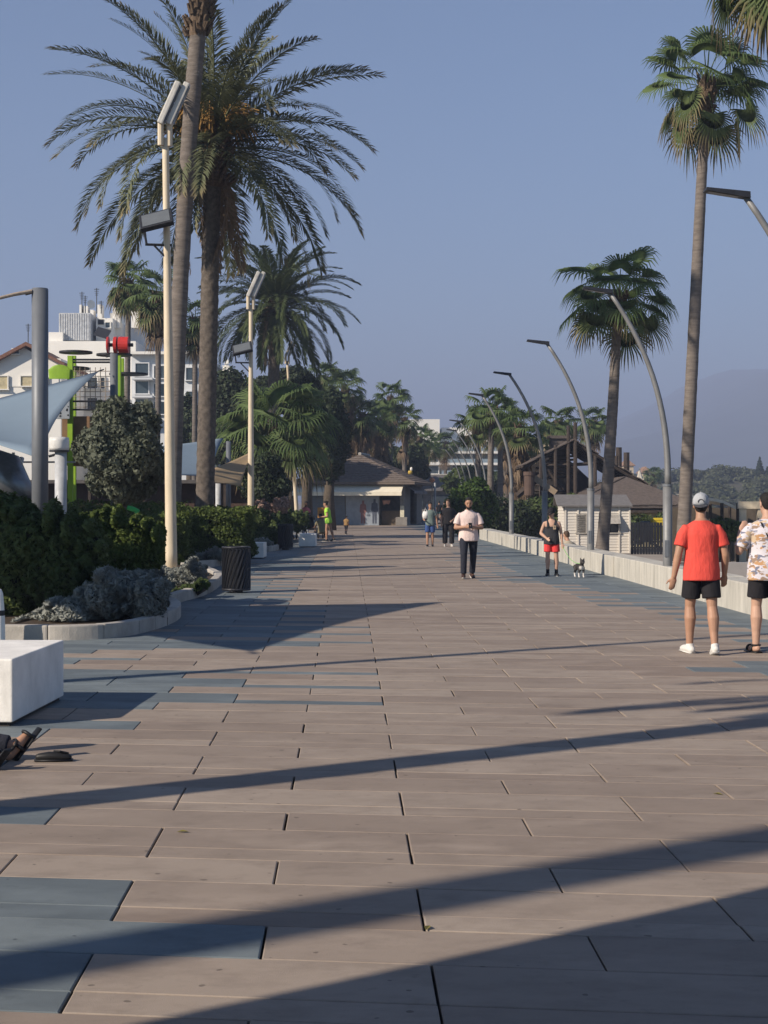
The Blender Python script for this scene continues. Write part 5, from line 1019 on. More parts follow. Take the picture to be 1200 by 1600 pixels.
def person(label, loc, yaw, h, skin, hair=hair_dk, legs=None, arms=None, lean=0.0, head=(0, 0), top=None, bottom=None, shoes=None, vox=.011, female=False, hair_style='short', beard=False, sit=None, hem=-.10, sleeve=.62, sockc=None, shoe_style='shoe', wide=1.0, name='person', hips_fix=None, skirt_len=None, short_len=.62, face=True):
    if loc[1] > 50: vox = max(vox, .017)
    elif loc[1] > 25: vox = max(vox, .0105)
    far_ = .016 if loc[1] > 50 else .009
    s = h / 1.75; o = empty(name, loc, yaw, label, 'person'); f = Fig(); f.o = o; f.s = s
    legs = legs or {1: (V3(.03, 0, -1), V3(0, .02, -1), V3(.15, -1, 0)), -1: (V3(-.03, 0, -1), V3(0, .02, -1), V3(-.15, -1, 0))}
    arms = arms or {1: (V3(.16, .03, -1), V3(.06, -.12, -1)), -1: (V3(-.16, .03, -1), V3(-.06, -.12, -1))}
    J = {}; P = Vector((0, 0, 0)); lo = 9
    for k in (1, -1):
        t, q, fd = [x.normalized() for x in legs[k]]; hp = V3(k * .092 * wide, 0, 0); kn = hp + t * .44; an = kn + q * .42; J['hip', k] = hp; J['knee', k] = kn; J['ank', k] = an; J['fd', k] = fd
        lo = min(lo, an.z - .085, (an + fd * .17).z - .055)
    if hips_fix is not None: lo = -hips_fix
    P = V3(0, 0, -lo)
    for k in (1, -1):
        for j in ('hip', 'knee', 'ank'): J[j, k] = J[j, k] + P
    T = Matrix.Rotation(lean, 3, 'X'); f.T = T; f.P = P           # positive lean bends towards -Y
    sw = (.172 if female else .19) * wide
    hc = P + T @ V3(0, -.012, .545); H = Matrix.Rotation(head[1], 3, 'Z') @ Matrix.Rotation(lean * .5 + head[0], 3, 'X'); hd = hc + H @ V3(0, -.015, .137); f.H = H; f.hd = hd
    for k in (1, -1):
        u, q = [x.normalized() for x in arms[k][:2]]; sh = P + T @ V3(k * sw, .01, .422); el = sh + u * .285; wr = el + q * .25; J['sh', k] = sh; J['el', k] = el; J['wr', k] = wr; J['hdir', k] = (arms[k][2].normalized() if len(arms[k]) > 2 else q); J['q', k] = q
    f.J = J; S = Matrix.Scale(s, 4)
    def fin(mb): mb.v = [tuple(Vector(p) * s) for p in mb.v]; return mb
    w = wide; b = MB()
    tor = [(-.11, .09, .085), (-.06, .15, .112), (0, .170, .122), (.06, .163, .115), (.16, .142 if female else .15, .10), (.27, .155, .112), (.37, .172, .118), (.43, .165, .10), (.47, .13, .085), (.50, .092, .072), (.535, .060, .058)]
    b.rings([(z, rx * w, ry * (w if w < 1.1 else 1.12)) for z, rx, ry in tor], 18, T, P)
    for k in (1, -1):
        hp, kn, an, fd = J['hip', k], J['knee', k], J['ank', k], J['fd', k]
        b.tube([hp, hp.lerp(kn, .35), hp.lerp(kn, .8), kn], [.088 * w, .082 * w, .062, .056], 12, hemi=True)
        back = ((hp - kn).normalized() + (an - kn).normalized()); cb = (kn.lerp(an, .28)) + (V3(0, .018, 0) if abs((an - kn).normalized().z) > .6 else V3(0, 0, 0))
        b.tube([kn, cb, kn.lerp(an, .65), an], [.057, .066, .048, .038], 12, hemi=True)
        b.tube([an + V3(0, 0, -.035) - fd * .03, an + fd * .07 + V3(0, 0, -.045), an + fd * .155 + V3(0, 0, -.058)], [.038, .040, .026], 10, hemi=True)
        sh, el, wr, hdv, q = J['sh', k], J['el', k], J['wr', k], J['hdir', k], J['q', k]
        b.tube([P + T @ V3(k * sw * .66, .005, .428), sh + T @ V3(-k * .012, 0, -.006), sh.lerp(el, .5), el], [.052, .054 * w, .047, .042], 12, hemi=True)
        b.tube([el, el.lerp(wr, .3), wr], [.043, .044, .029], 12, hemi=True)
        side = hdv.cross(V3(0, -1, 0) if abs(hdv.y) < .8 else V3(0, 0, 1)).normalized(); nrm = side.cross(hdv).normalized()
        pm = wr + hdv * .045; b.tube([wr, pm, wr + hdv * .085], [.029, .040, .036], 10, hemi=True, ell=.5, up=side)
        for i_, (o_, l_) in enumerate(((-.027, .062), (-.009, .072), (.009, .068), (.026, .052))):
            r0 = wr + hdv * .083 + side * o_; m1 = r0 + hdv * l_ * .55 + nrm * k * .0; cur = (hdv + nrm * .55 * (1 if nrm.y < 0 else -1)).normalized(); b.tube([r0, m1, m1 + cur * l_ * .5], [.0095, .009, .0075], 8, hemi=True)
        tb = wr + hdv * .035 + side * -.03 * 1; td = (hdv * .8 + side * -.75 + nrm * .25 * (1 if nrm.y < 0 else -1)).normalized(); b.tube([tb, tb + td * .035, tb + td * .05 + hdv * .02], [.013, .011, .009], 8, hemi=True)
    b.tube([P + T @ V3(0, .005, .47), hc, hc + H @ V3(0, -.008, .06)], [.062, .052 if female else .058, .054], 12, hemi=True)
    hr = [(-.118, .022, .02, 0, -.058), (-.105, .040, .042, 0, -.040), (-.075, .056, .066, 0, -.022), (-.03, .066, .082, 0, -.008), (.02, .073, .094, 0, 0), (.06, .072, .094, 0, .004), (.09, .060, .080, 0, .008), (.112, .036, .05, 0, .01), (.12, .012, .015, 0, .01)]
    b.rings(hr, 18, H, hd)
    if face:
        b.tube([hd + H @ V3(0, -.092, .012), hd + H @ V3(0, -.110, -.022)], [.008, .014], 8, hemi=True)
        for k in (1, -1): b.tube([hd + H @ V3(k * .072, .012, .012), hd + H @ V3(k * .076, .012, -.022)], [.015, .011], 8, hemi=True)
    body = fuse(fin(b), 'body', skin, o, vox * s, 4)
    if face:
        for k in (1, -1):
            e = MB(); e.rings([(z, .013 * math.sqrt(max(0.02, 1 - (z / .008) ** 2)), .008 * math.sqrt(max(.02, 1 - (z / .008) ** 2))) for z in (-.0078, -.005, 0, .005, .0078)], 8, H, hd + H @ V3(k * .030, -.086, .012)); fin(e).build('eye', eye_m, o, True)
        e = MB(); e.tube([hd + H @ V3(-.02, -.082, -.062), hd + H @ V3(0, -.088, -.061), hd + H @ V3(.02, -.082, -.062)], [.004, .006, .004], 6); fin(e).build('mouth', lip_m, o, True)
        for k in (1, -1):
            e = MB(); e.tube([hd + H @ V3(k * .014, -.094, .034), hd + H @ V3(k * .045, -.080, .034)], [.005, .004], 6); fin(e).build('eyebrow', hair, o, True)
    if beard:
        e = MB(); e.rings([(-.128, .024, .022, 0, -.056), (-.11, .046, .048, 0, -.040), (-.08, .060, .070, 0, -.024), (-.045, .068, .078, 0, -.006), (-.02, .069, .06, 0, .012)], 16, H, hd); fuse(fin(e), 'beard', hair, o, .008, 2)
    if hair_style != 'none':
        e = MB()
        if hair_style == 'low': e.rings([(-.07, .048, .04, 0, .052), (-.03, .068, .058, 0, .040), (.005, .078, .076, 0, .024), (.03, .076, .08, 0, .02)], 18, H, hd)
        elif hair_style == 'short': e.rings([(-.055, .050, .045, 0, .052), (-.01, .074, .066, 0, .036), (.035, .080, .080, 0, .026), (.07, .078, .090, 0, .016), (.105, .064, .080, 0, .012), (.128, .036, .05, 0, .012)], 18, H, hd)
        elif hair_style == 'long': e.rings([(-.25, .075, .03, 0, .07), (-.16, .092, .045, 0, .055), (-.05, .088, .066, 0, .038), (.035, .086, .090, 0, .020), (.075, .082, .102, 0, .008), (.11, .064, .082, 0, .010), (.133, .03, .045, 0, .012)], 18, H, hd)
        elif hair_style == 'bun': 
            e.rings([(-.06, .052, .045, 0, .052), (.0, .078, .07, 0, .034), (.045, .083, .092, 0, .016), (.08, .078, .098, 0, .008), (.115, .06, .078, 0, .010), (.132, .03, .045, 0, .012)], 18, H, hd); e.tube([hd + H @ V3(0, .09, .05), hd + H @ V3(0, .13, .06)], [.04, .035], 10, hemi=True)
        fuse(fin(e), 'hair', hair, o, far_, 2)
    if top is not None:
        mt, style = top; c = MB()
        rr = [(hem - .012, .203, .148), (hem, .205, .150), (-.02, .203, .150), (.06, .193, .142), (.16, .182, .132), (.27, .185, .134), (.36, .197, .136), (.41, .198, .122), (.445, .184, .106), (.474, .152, .094), (.498, .112, .084), (.517, .076, .074)]
        if female: rr = [(z, rx * .95, ry) for z, rx, ry in rr]
        if style == 'tank': rr = rr[:6] + [(.31, .176, .132), (.335, .166, .128)]
        if style == 'loose': rr = [(z, rx * 1.08, ry * 1.08) for z, rx, ry in rr]
        c.rings([(z, rx * w, ry * (w if w < 1.1 else 1.12)) for z, rx, ry in rr], 32, T, P)
        if style == 'tank':
            for k in (1, -1): c.tube([P + T @ V3(*q) for q in ((k * .085, -.112, .30), (k * .092, -.098, .40), (k * .10, -.03, .482), (k * .10, .04, .486), (k * .095, .10, .41), (k * .085, .115, .30))], [.042, .034, .027, .027, .034, .045], 12)
        if style != 'tank':
            for k in (1, -1):
                sh, el = J['sh', k], J['el', k]; s0 = P + T @ V3(k * sw * .40, .005, .420); s1 = sh + T @ V3(-k * .016, 0, -.006); c.tube([s0 + (s0 - s1) * .2, s0, s1, sh.lerp(el, .25), sh.lerp(el, .45), sh.lerp(el, sleeve), sh.lerp(el, sleeve + .02)], [.03, .048, .064 * w, .069 * w, .070 * w, .074 * w, .073 * w], 20)
                if sleeve > 1: wr = J['wr', k]; c.tube([el, el.lerp(wr, .5), el.lerp(wr, .92)], [.062, .056, .05], 12)
        f.top = fuse(fin(c), 'shirt' if style != 'tank' else 'tank_top', mt, o, vox * s, 9)
    if bottom is not None:
        mt, style = bottom; c = MB()
        c.rings([(-.10, .13, .115), (-.06, .168, .130), (0, .180, .134), (.055, .172, .124), (.085, .166, .118)], 18, None if sit else T, P)
        for k in (1, -1):
            hp, kn, an = J['hip', k], J['knee', k], J['ank', k]
            if style == 'shorts': c.tube([hp + V3(0, 0, .02), hp.lerp(kn, .3), hp.lerp(kn, short_len), hp.lerp(kn, short_len + .02)], [.098 * w, .102 * w, .104 * w, .102 * w], 20)
            elif style == 'trousers': c.tube([hp + V3(0, 0, .02), hp.lerp(kn, .4), kn, kn.lerp(an, .4), kn.lerp(an, .96)], [.100 * w, .094 * w, .074, .070, .066], 14, hemi=False)
            elif style == 'wide': c.tube([hp + V3(0, 0, .02), hp.lerp(kn, .4), kn, kn.lerp(an, .5), kn.lerp(an, .93)], [.105 * w, .108 * w, .100, .098, .094], 14)
        f.bottom = fuse(fin(c), {'shorts': 'shorts'}.get(style, 'trousers'), mt, o, vox * s, 5)
    if shoes is not None:
        for k in (1, -1):
            an, fd = J['ank', k], J['fd', k]; up = V3(0, 0, 1); c = MB(); nm = 'shoe'
            sd = fd.cross(up).normalized(); u2 = sd.cross(fd).normalized()
            if shoe_style == 'shoe':
                c.tube([an - fd * .055 - u2 * .045, an - fd * .02 - u2 * .042, an + fd * .06 - u2 * .046, an + fd * .14 - u2 * .056, an + fd * .185 - u2 * .062], [.040, .048, .046, .042, .030], 12, hemi=True, up=sd); c.tube([an - fd * .01 - u2 * .03, an + u2 * .015], [.044, .045], 12)
                shoe = fuse(fin(c), 'shoe', shoes, o, far_, 2); c2 = MB(); c2.tube([an - fd * .075 - u2 * .080, an + fd * .06 - u2 * .082, an + fd * .20 - u2 * .084], [.040, .045, .036], 12, ell=.28, up=sd); fin(c2).build('sole', M('sole_white', (.55, .53, .5), .8), shoe, True)
            else:
                c.tube([an - fd * .065 - u2 * .078, an + fd * .06 - u2 * .080, an + fd * .20 - u2 * .082], [.044, .046, .038], 12, ell=.3, up=sd); shoe = fin(c).build('sandal', shoes, o, True)
                for t_, r_ in ((.02, .050), (.12, .046)):
                    c2 = MB(); pc = an + fd * t_ - u2 * .05; c2.tube([pc + sd * r_ * math.cos(a) + u2 * r_ * .95 * math.sin(a) for a in np.linspace(-.3, math.pi + .3, 9)], .012, 6); fin(c2).build('strap', shoes, shoe, True)
                c2 = MB(); pc = an + u2 * .0; c2.tube([pc + sd * .044 * math.cos(a) + fd * .046 * math.sin(a) for a in np.linspace(0, 6.3, 14)], .011, 6); fin(c2).build('strap', shoes, shoe, True)
            if sockc is not None: c3 = MB(); kn = J['knee', k]; c3.tube([an + V3(0, 0, -.03), an.lerp(kn, .12), an.lerp(kn, .22)], [.045, .044, .045], 12); fin(c3).build('sock', sockc, o, True)
    f.fin = fin; return f
def finish_people():
    dg = bpy.context.evaluated_depsgraph_get()
    new = [(o, bpy.data.meshes.new_from_object(o.evaluated_get(dg), preserve_all_data_layers=False, depsgraph=dg)) for o in PEND]
    for o, me in new:
        mats = [m for m in o.data.materials]; o.modifiers.clear(); o.data = me
        if len(me.materials) == 0:
            for m in mats: me.materials.append(m)
        me.polygons.foreach_set('use_smooth', np.ones(len(me.polygons), dtype=bool))
red_tee = cloth_m('red_tshirt', (.66, .075, .055)); black_cl = cloth_m('black_cloth', (.014, .013, .016)); navy = cloth_m('navy_cloth', (.018, .020, .030)); pink_polo = cloth_m('pink_polo', (.66, .52, .48)); tank_m = cloth_m('charcoal_tank', (.030, .030, .034)); red_sh = cloth_m('red_shorts', (.62, .045, .045)); sage = cloth_m('sage_top', (.13, .17, .16)); blue_sh = cloth_m('blue_shorts', (.035, .07, .20)); neon = cloth_m('neon_top', (.35, .62, .07)); khaki = cloth_m('khaki_shirt', (.20, .17, .10)); white_cl = cloth_m('white_cloth', (.68, .66, .64)); coral_cl = cloth_m('coral_cloth_top', (.55, .16, .18)); teal_cl = cloth_m('teal_cloth', (.03, .08, .09)); mustard = cloth_m('mustard_cloth', (.25, .15, .06)); grey_cap = cloth_m('grey_cap', (.36, .37, .39)); white_shoe = M('white_leather', (.60, .58, .54), .6, .15, 12); brown_shoe = M('brown_leather', (.05, .025, .018), .5); black_shoe = M('black_leather', (.015, .015, .016), .5)
def floral():
    m, nd, ln, b = _new('floral_cloth'); nt = m.node_tree
    c = mix(nt, (.60, .57, .59), (.50, .47, .52), noise(nt, 6, 3))
    for sc, off, col, lo in ((9, 3.1, (.42, .24, .12), .56), (10, 9.7, (.15, .16, .22), .58), (12, 17.3, (.26, .18, .13), .58), (8, 27.3, (.50, .38, .26), .59)):
        tc = nd.new('ShaderNodeTexCoord'); mp = nd.new('ShaderNodeMapping'); mp.inputs['Location'].default_value = (off, off * .7, off * 1.3); mp.inputs['Scale'].default_value = (1, 1, 1.9); ln.new(tc.outputs['Object'], mp.inputs[0])
        c = mix(nt, c, col, ramp(nt, noise(nt, sc, 2, mp.outputs[0]), lo, lo + .02))
    ln.new(c, b.inputs['Base Color']); b.inputs['Roughness'].default_value = .9; return m
floral_m = floral()
PI = math.pi
# man in the red shirt, walking away
YR = 16.1
f = person('man walking away in red t-shirt, black shorts and backwards grey cap', (xa(1096, YR), YR, 0), PI + .06, 1.675, skinA, hair_dk,
    {1: (V3(.04, -.17, -1), V3(0, -.02, -1), V3(.2, -1, .05)), -1: (V3(-.03, .12, -1), V3(0, .26, -1), V3(-.12, -1, -.28))},
    {1: (V3(.26, .06, -1), V3(.16, -.14, -1)), -1: (V3(-.24, .10, -1), V3(-.08, -.42, -1))}, .02, (.05, -.25), (red_tee, 'tee'), (black_cl, 'shorts'), white_shoe, .0075, hair_style='low', wide=1.0, short_len=.74, sleeve=.66, hem=-.13)
def cap(f, mat, back=True, logo=None):
    e = MB(); e.rings([(-.002, .086, .106, 0, .004), (.03, .090, .112, 0, .005), (.07, .088, .109, 0, .006), (.10, .076, .094, 0, .008), (.127, .052, .065, 0, .01), (.142, .018, .022, 0, .01)], 20, f.H, f.hd); c = f.fin(e).build('cap', mat, f.o, True)
    k = 1 if back else -1; e = MB(); vs = []; n = 9
    for i in range(n):
        a = PI * i / (n - 1); vs.append(f.hd + f.H @ V3(math.cos(a) * .080, k * (.060 + math.sin(a) * .125), .004 - .040 * math.sin(a)))
    e.add(vs + [v + Vector((0, 0, .009)) for v in vs], [tuple(range(n)), tuple(range(2 * n - 1, n - 1, -1))] + [(i, i + 1, n + i + 1, n + i) for i in range(n - 1)]); f.fin(e).build('brim', logo or mat, c)
    e = MB(); e.tube([f.hd + f.H @ V3(0, .012, .139), f.hd + f.H @ V3(0, .012, .149)], .009, 8); f.fin(e).build('button', mat, c); return c
dk_brim = cloth_m('dark_brim', (.06, .06, .07)); c_ = cap(f, grey_cap, True, dk_brim)
e = MB(); q0 = f.hd + f.H @ V3(0, .117, .028); e.tube([q0 + f.H @ V3(.032 * math.cos(a), .0, .032 * math.sin(a)) for a in np.linspace(0, PI, 9)], .005, 5); f.fin(e).build('opening', dk_brim, c_)
# man in the floral shirt
YF = 16.2
f2 = person('man in white floral shirt and black shorts with sling bag, cut by the right edge', (xa(1200, YF), YF, 0), PI - .05, 1.69, skinB, hair_dk,
    {1: (V3(.06, -.06, -1), V3(.02, .06, -1), V3(.35, -1, 0)), -1: (V3(-.04, .03, -1), V3(.0, .05, -1), V3(-.1, -1, 0))},
    {1: (V3(.42, .12, -.9), V3(-.15, -.55, .85), V3(-.45, -.3, .8)), -1: (V3(-.2, .05, -1), V3(-.05, -.2, -1))}, .02, (.02, .25), (floral_m, 'loose'), (black_cl, 'shorts'), black_shoe, .0075, shoe_style='sandal', wide=1.04, short_len=.76, sleeve=.85, hem=-.14)
e = MB(); e.tube([f2.P + f2.T @ V3(x, y, z) for x, y, z in ((.10, -.02, .52), (.085, .10, .47), (.03, .155, .33), (-.06, .16, .16), (-.15, .13, .02))], .012, 6, ell=.5); st_ = f2.fin(e).build('bag_strap', black_shoe, f2.o, True)
bg = empty('sling_bag', Vector((xa(1200, YF) - .05, YF, 0)) + Vector((.17, -.16, .93)), 0, 'small pale sling bag on the back of the man in the floral shirt', 'bag'); e = MB(); e.box((-.06, 0, 0), (.22, .06, .16), m=Matrix.Rotation(R(-25), 3, 'Y')); e.build('pouch', M('pale_bag', (.52, .50, .55), .7), bg, bevel=.02); e = MB(); e.box((-.06, -.033, .03), (.16, .008, .012), m=Matrix.Rotation(R(-25), 3, 'Y')); e.build('zip', black_shoe, bg)
# man in the pink polo reading a phone
YP = G(735, 904).y
f = person('bearded man in pink polo shirt and dark trousers looking down at a phone', (xa(732, YP), YP, 0), .08, 1.69, skinA, hair_dk,
    {1: (V3(.03, .12, -1), V3(-.01, .40, -1), V3(.15, -1, -.35)), -1: (V3(-.04, -.26, -1), V3(-.01, .06, -1), V3(-.1, -1, .1))},
    {1: (V3(.30, -.12, -1), V3(-.72, -.68, .05)), -1: (V3(-.30, -.12, -1), V3(.72, -.68, .08))}, .04, (.25, -.1), (pink_polo, 'tee'), (navy, 'trousers'), brown_shoe, .009, beard=True, wide=1.06, sleeve=.72, hem=-.12)
J = f.J; mid = (J['wr', 1] + J['wr', -1]) / 2 * f.s
ph = empty('phone', Matrix.Rotation(.08, 3, 'Z') @ (mid + Vector((0, -.10, .03))) + Vector((xa(732, YP), YP, 0)), .08, 'dark phone held in both hands by the man in pink', 'phone'); e = MB(); mm = Matrix.Rotation(R(-40), 3, 'X'); e.box((0, 0, 0), (.075, .010, .15), m=mm); e.build('case', black_plastic, ph, bevel=.004); e = MB(); e.box(mm @ Vector((0, .0056, 0)), (.068, .001, .14), m=mm); e.build('screen', lamp_glass, ph)
e = MB(); e.rings([(.485, .098, .085), (.53, .082, .078), (.535, .080, .076)], 16, f.T, f.P); f.fin(e).build('collar', pink_polo, f.top if False else f.o, True)
# teenager with dog
YT = G(862, 900).y
f = person('teenager in charcoal tank top, red shorts, cap and sunglasses with one arm across', (xa(862, YT), YT, 0), -.15, 1.45, skinB, hair_dk,
    {1: (V3(.06, .0, -1), V3(0, .05, -1), V3(.3, -1, 0)), -1: (V3(-.02, -.05, -1), V3(0, .04, -1), V3(-.15, -1, 0))},
    {1: (V3(.20, .08, -1), V3(.10, -.15, -1)), -1: (V3(-.32, .05, -1), V3(.58, -.62, -.45))}, .0, (.12, -.35), (tank_m, 'tank'), (red_sh, 'shorts'), black_shoe, .009, hair_style='low', sockc=black_cl, short_len=.72, hem=-.12)
cap(f, black_cl, False); e = MB()
for k in (1, -1): e.rings([(-.014, .018, .006), (0, .024, .007), (.014, .02, .006)], 10, f.H, f.hd + f.H @ V3(k * .030, -.096, .012))
e.tube([f.hd + f.H @ V3(-.072, -.03, .018), f.hd + f.H @ V3(-.05, -.09, .018), f.hd + f.H @ V3(.05, -.09, .018), f.hd + f.H @ V3(.072, -.03, .018)], .004, 5); f.fin(e).build('sunglasses', black_plastic, f.o)
e = MB(); e.add([f.P + V3(x, -.142, z) for x, z in ((.04, .26), (.115, .26), (.115, .36), (.04, .36))], [(0, 1, 2, 3)]); f.fin(e).build('pocket_patch', M('printed_patch', (.45, .33, .22), .9, .6, 30), f.o)
lead_hand = Matrix.Rotation(-.15, 3, 'Z') @ ((f.J['wr', 1] + f.J['hdir', 1] * .08) * f.s) + Vector((xa(862, YT), YT, 0))
# dog
YD = G(905, 902).y; dg_ = empty('dog', (xa(905, YD), YD, 0), .25, 'small black and white dog with upright ears standing by the teenager', 'dog')
dm, nd, ln, bsd = _new('dog_coat'); ntd = dm.node_tree; tc = nd.new('ShaderNodeTexCoord'); sp = nd.new('ShaderNodeSeparateXYZ'); ln.new(tc.outputs['Object'], sp.inputs[0])
cm = nd.new('ShaderNodeMath'); cm.operation = 'MULTIPLY_ADD'; cm.inputs[1].default_value = -1; ln.new(sp.outputs[1], cm.inputs[0]); cm.inputs[2].default_value = 0.0
zr_ = ramp(ntd, sp.outputs[2], .085, .105, (1, 1, 1), (0, 0, 0)); yr_ = ramp(ntd, cm.outputs[0], .135, .15); zc_ = ramp(ntd, sp.outputs[2], .225, .25, (1, 1, 1), (0, 0, 0))
ch_ = mix(ntd, (0, 0, 0), zc_, yr_); al_ = mix(ntd, zr_, ch_, 1.0, 'ADD'); dc = mix(ntd, (.022, .018, .016), (.60, .56, .52), al_); ln.new(dc, bsd.inputs['Base Color']); bsd.inputs['Roughness'].default_value = .7
b = MB(); b.tube([(0, .14, .245), (0, .06, .235), (0, -.06, .232), (0, -.13, .245), (0, -.155, .27)], [.055, .066, .078, .074, .05], 14, hemi=True, ell=1.1, up=(1, 0, 0))
b.tube([(0, -.13, .27), (0, -.175, .325)], [.052, .045], 12, hemi=True); b.rings([(-.05, .035, .04), (-.02, .052, .055), (.015, .055, .056), (.045, .035, .036), (.055, .015, .015)], 14, None, (0, -.195, .355)); b.tube([(0, -.235, .34), (0, -.262, .335)], [.032, .026], 10, hemi=True)
for k in (1, -1):
    b.tube([(k * .055, -.12, .22), (k * .056, -.125, .12), (k * .054, -.122, .03), (k * .054, -.14, .014)], [.034, .022, .018, .018], 10, hemi=True)
    b.tube([(k * .05, .12, .235), (k * .056, .085, .165), (k * .054, .145, .095), (k * .052, .13, .025), (k * .052, .112, .014)], [.05, .036, .020, .018, .018], 10, hemi=True)
    b.tube([(k * .034, -.185, .395), (k * .045, -.185, .45)], [.022, .007], 8, hemi=True)
b.tube([(0, .18, .27), (0, .205, .30)], [.016, .008], 8, hemi=True); b.v = [tuple(Vector(p) * .93) for p in b.v]; fuse(b, 'body', dm, dg_, .008, 2)
for k in (1, -1): e = MB(); e.rings([(-.007, .004, .004), (0, .008, .006), (.007, .004, .004)], 8, None, (k * .026, -.226, .34)); e.build('eye', eye_m, dg_)
e = MB(); e.rings([(-.006, .006, .004), (0, .011, .007), (.006, .006, .004)], 8, None, (0, -.268, .318)); e.build('nose', black_plastic, dg_)
ld = MB(); neck = Vector((xa(905, YD), YD - .13, .29)); ld.tube([lead_hand.lerp(neck, t) - Vector((0, 0, .10 * math.sin(PI * t))) for t in np.linspace(0, 1, 9)], .006, 5); tag(ld.build('dog_lead', M('green_cord', (.20, .45, .12), .7)), 'thin green lead between the teenager and the dog', 'lead')
# seated man beyond the wall
q = A(884, 851, 42); f = person('man seated beyond the seat wall in cream shirt, only head and shoulders show', (q.x + .12, 42, 0), PI + .4, 1.7, skinA, hair_br, {k: (V3(k * .2, -1, .35), V3(0, -.5, -.9), V3(0, -1, 0)) for k in (1, -1)}, {k: (V3(k * .2, -.35, -1), V3(0, -.8, -.6)) for k in (1, -1)}, .25, (.1, .3), (M('cream_shirt', (.42, .36, .27), .9), 'tee'), (navy, 'trousers'), brown_shoe, .012, sit=True, hips_fix=.02)
# couple
YC = G(672, 854).y
f = person('woman in sage green top and blue shorts with white shoulder bag', (xa(672, YC), YC, 0), -.1, 1.56, skinA, hair_dk, {1: (V3(.0, .05, -1), V3(0, .15, -1), V3(.1, -1, -.1)), -1: (V3(-.02, -.12, -1), V3(0, 0, -1), V3(-.1, -1, 0))}, {1: (V3(.28, .1, -1), V3(.15, -.1, -1)), -1: (V3(-.3, .05, -1), V3(.15, -.8, -.15))}, .02, (.05, .3), (sage, 'tee'), (blue_sh, 'shorts'), black_shoe, .011, female=True, hair_style='bun', short_len=.85, sleeve=.5)
bgw = empty('shoulder_bag', Vector((xa(665, YC), YC - .05, 1.12)), 0, 'white shoulder bag of the woman in blue shorts', 'bag'); e = MB(); e.rings([(-.14, .10, .07), (0, .12, .08), (.12, .09, .06)], 12); e.build('bag', white_cl, bgw, True); e = MB(); e.tube([(-.05, 0, .1), (-.02, -.02, .24), (.06, 0, .1)], .012, 6); e.build('strap', white_cl, bgw)
f = person('woman in loose black top and wide black trousers walking beside the woman in blue shorts', (xa(701, YC), YC + .2, 0), .05, 1.66, skinB, hair_br, {1: (V3(.05, -.1, -1), V3(0, .0, -1), V3(.1, -1, 0)), -1: (V3(-.05, .05, -1), V3(0, .12, -1), V3(-.1, -1, 0))}, {1: (V3(.35, .1, -1), V3(-.6, -.6, -.5)), -1: (V3(-.25, .05, -1), V3(-.05, -.2, -1))}, .02, (.08, -.6), (black_cl, 'loose'), (black_cl, 'wide'), M('pale_shoe', (.42, .40, .38), .8), .011, female=True, hair_style='long', sleeve=.7, wide=1.08)
# group at left far
YN = G(512, 846).y
f = person('woman in neon green top and shorts standing side on by the far bench', (xa(513, YN), YN, 0), -PI / 2 - .15, 1.62, skinA, hair_dk, {1: (V3(.02, -.15, -1), V3(0, .02, -1), V3(0, -1, 0)), -1: (V3(-.02, .20, -1), V3(0, .35, -1), V3(0, -1, -.2))}, {1: (V3(.1, .15, -1), V3(-.2, -.9, -.1)), -1: (V3(-.1, .1, -1), V3(.1, -.9, -.1))}, .12, (.15, 0), (neon, 'tee'), (cloth_m('lime_shorts', (.16, .34, .04)), 'shorts'), black_shoe, .012, female=True, hair_style='bun', short_len=.4, sleeve=.3, hem=-.14)
f = person('person in khaki shirt crouching with back turned beside the far bench', (xa(504, 66), 65.6, 0), PI + .3, 1.68, skinC, hair_dk, {k: (V3(k * .3, -1, .25), V3(k * -.05, .55, -.95), V3(k * .15, -1, -.1)) for k in (1, -1)}, {k: (V3(k * .15, -.7, -.8), V3(0, -.9, -.2)) for k in (1, -1)}, .35, (.2, 0), (khaki, 'tee'), (black_cl, 'trousers'), black_shoe, .012, sit=True)
f = person('person in coral top standing behind the stroller', (xa(477, 69), 69, 0), .5, 1.60, skinC, hair_dk, None, {k: (V3(k * .15, -.3, -1), V3(0, -.9, -.3)) for k in (1, -1)}, .08, (.2, 0), (coral_cl, 'tee'), (cloth_m('lilac_trousers', (.42, .38, .46)), 'trousers'), black_shoe, .012, female=True, hair_style='bun')
f = person('toddler in mustard top and dark trousers walking alone', (xa(541, 74), 74, 0), PI - .6, .90, skinC, hair_dk, {1: (V3(.03, -.1, -1), V3(0, .05, -1), V3(.1, -1, 0)), -1: (V3(-.03, .15, -1), V3(0, .3, -1), V3(-.1, -1, 0))}, None, .05, (.1, 0), (mustard, 'tee'), (navy, 'trousers'), black_shoe, .012, wide=1.12)
st = empty('stroller', (xa(486, 66.5), 66.5, 0), .4, 'folded grey and black stroller beside the far bench', 'stroller')
for k in (1, -1):
    e = MB(); e.tube([(k * .22, -.3, .1), (k * .22, .1, .6), (k * .22, .4, 1.0)], .016, 6); e.tube([(k * .22, .35, .1), (k * .22, -.05, .55)], .016, 6); e.build('frame', MATS['pale_grey_paint'], st)
    for yy in (-.3, .35): e = MB(); e.tube([(k * .22 - .02, yy, .1), (k * .22 + .02, yy, .1)], .1, 14); e.build('wheel', black_plastic, st)
e = MB(); e.add([(-.2, -.25, .38), (.2, -.25, .38), (.2, .1, .42), (-.2, .1, .42), (.2, .3, .9), (-.2, .3, .9)], [(0, 1, 2, 3), (3, 2, 4, 5)]); so = e.build('seat', black_cl, st); md = so.modifiers.new('t', 'SOLIDIFY'); md.thickness = .03
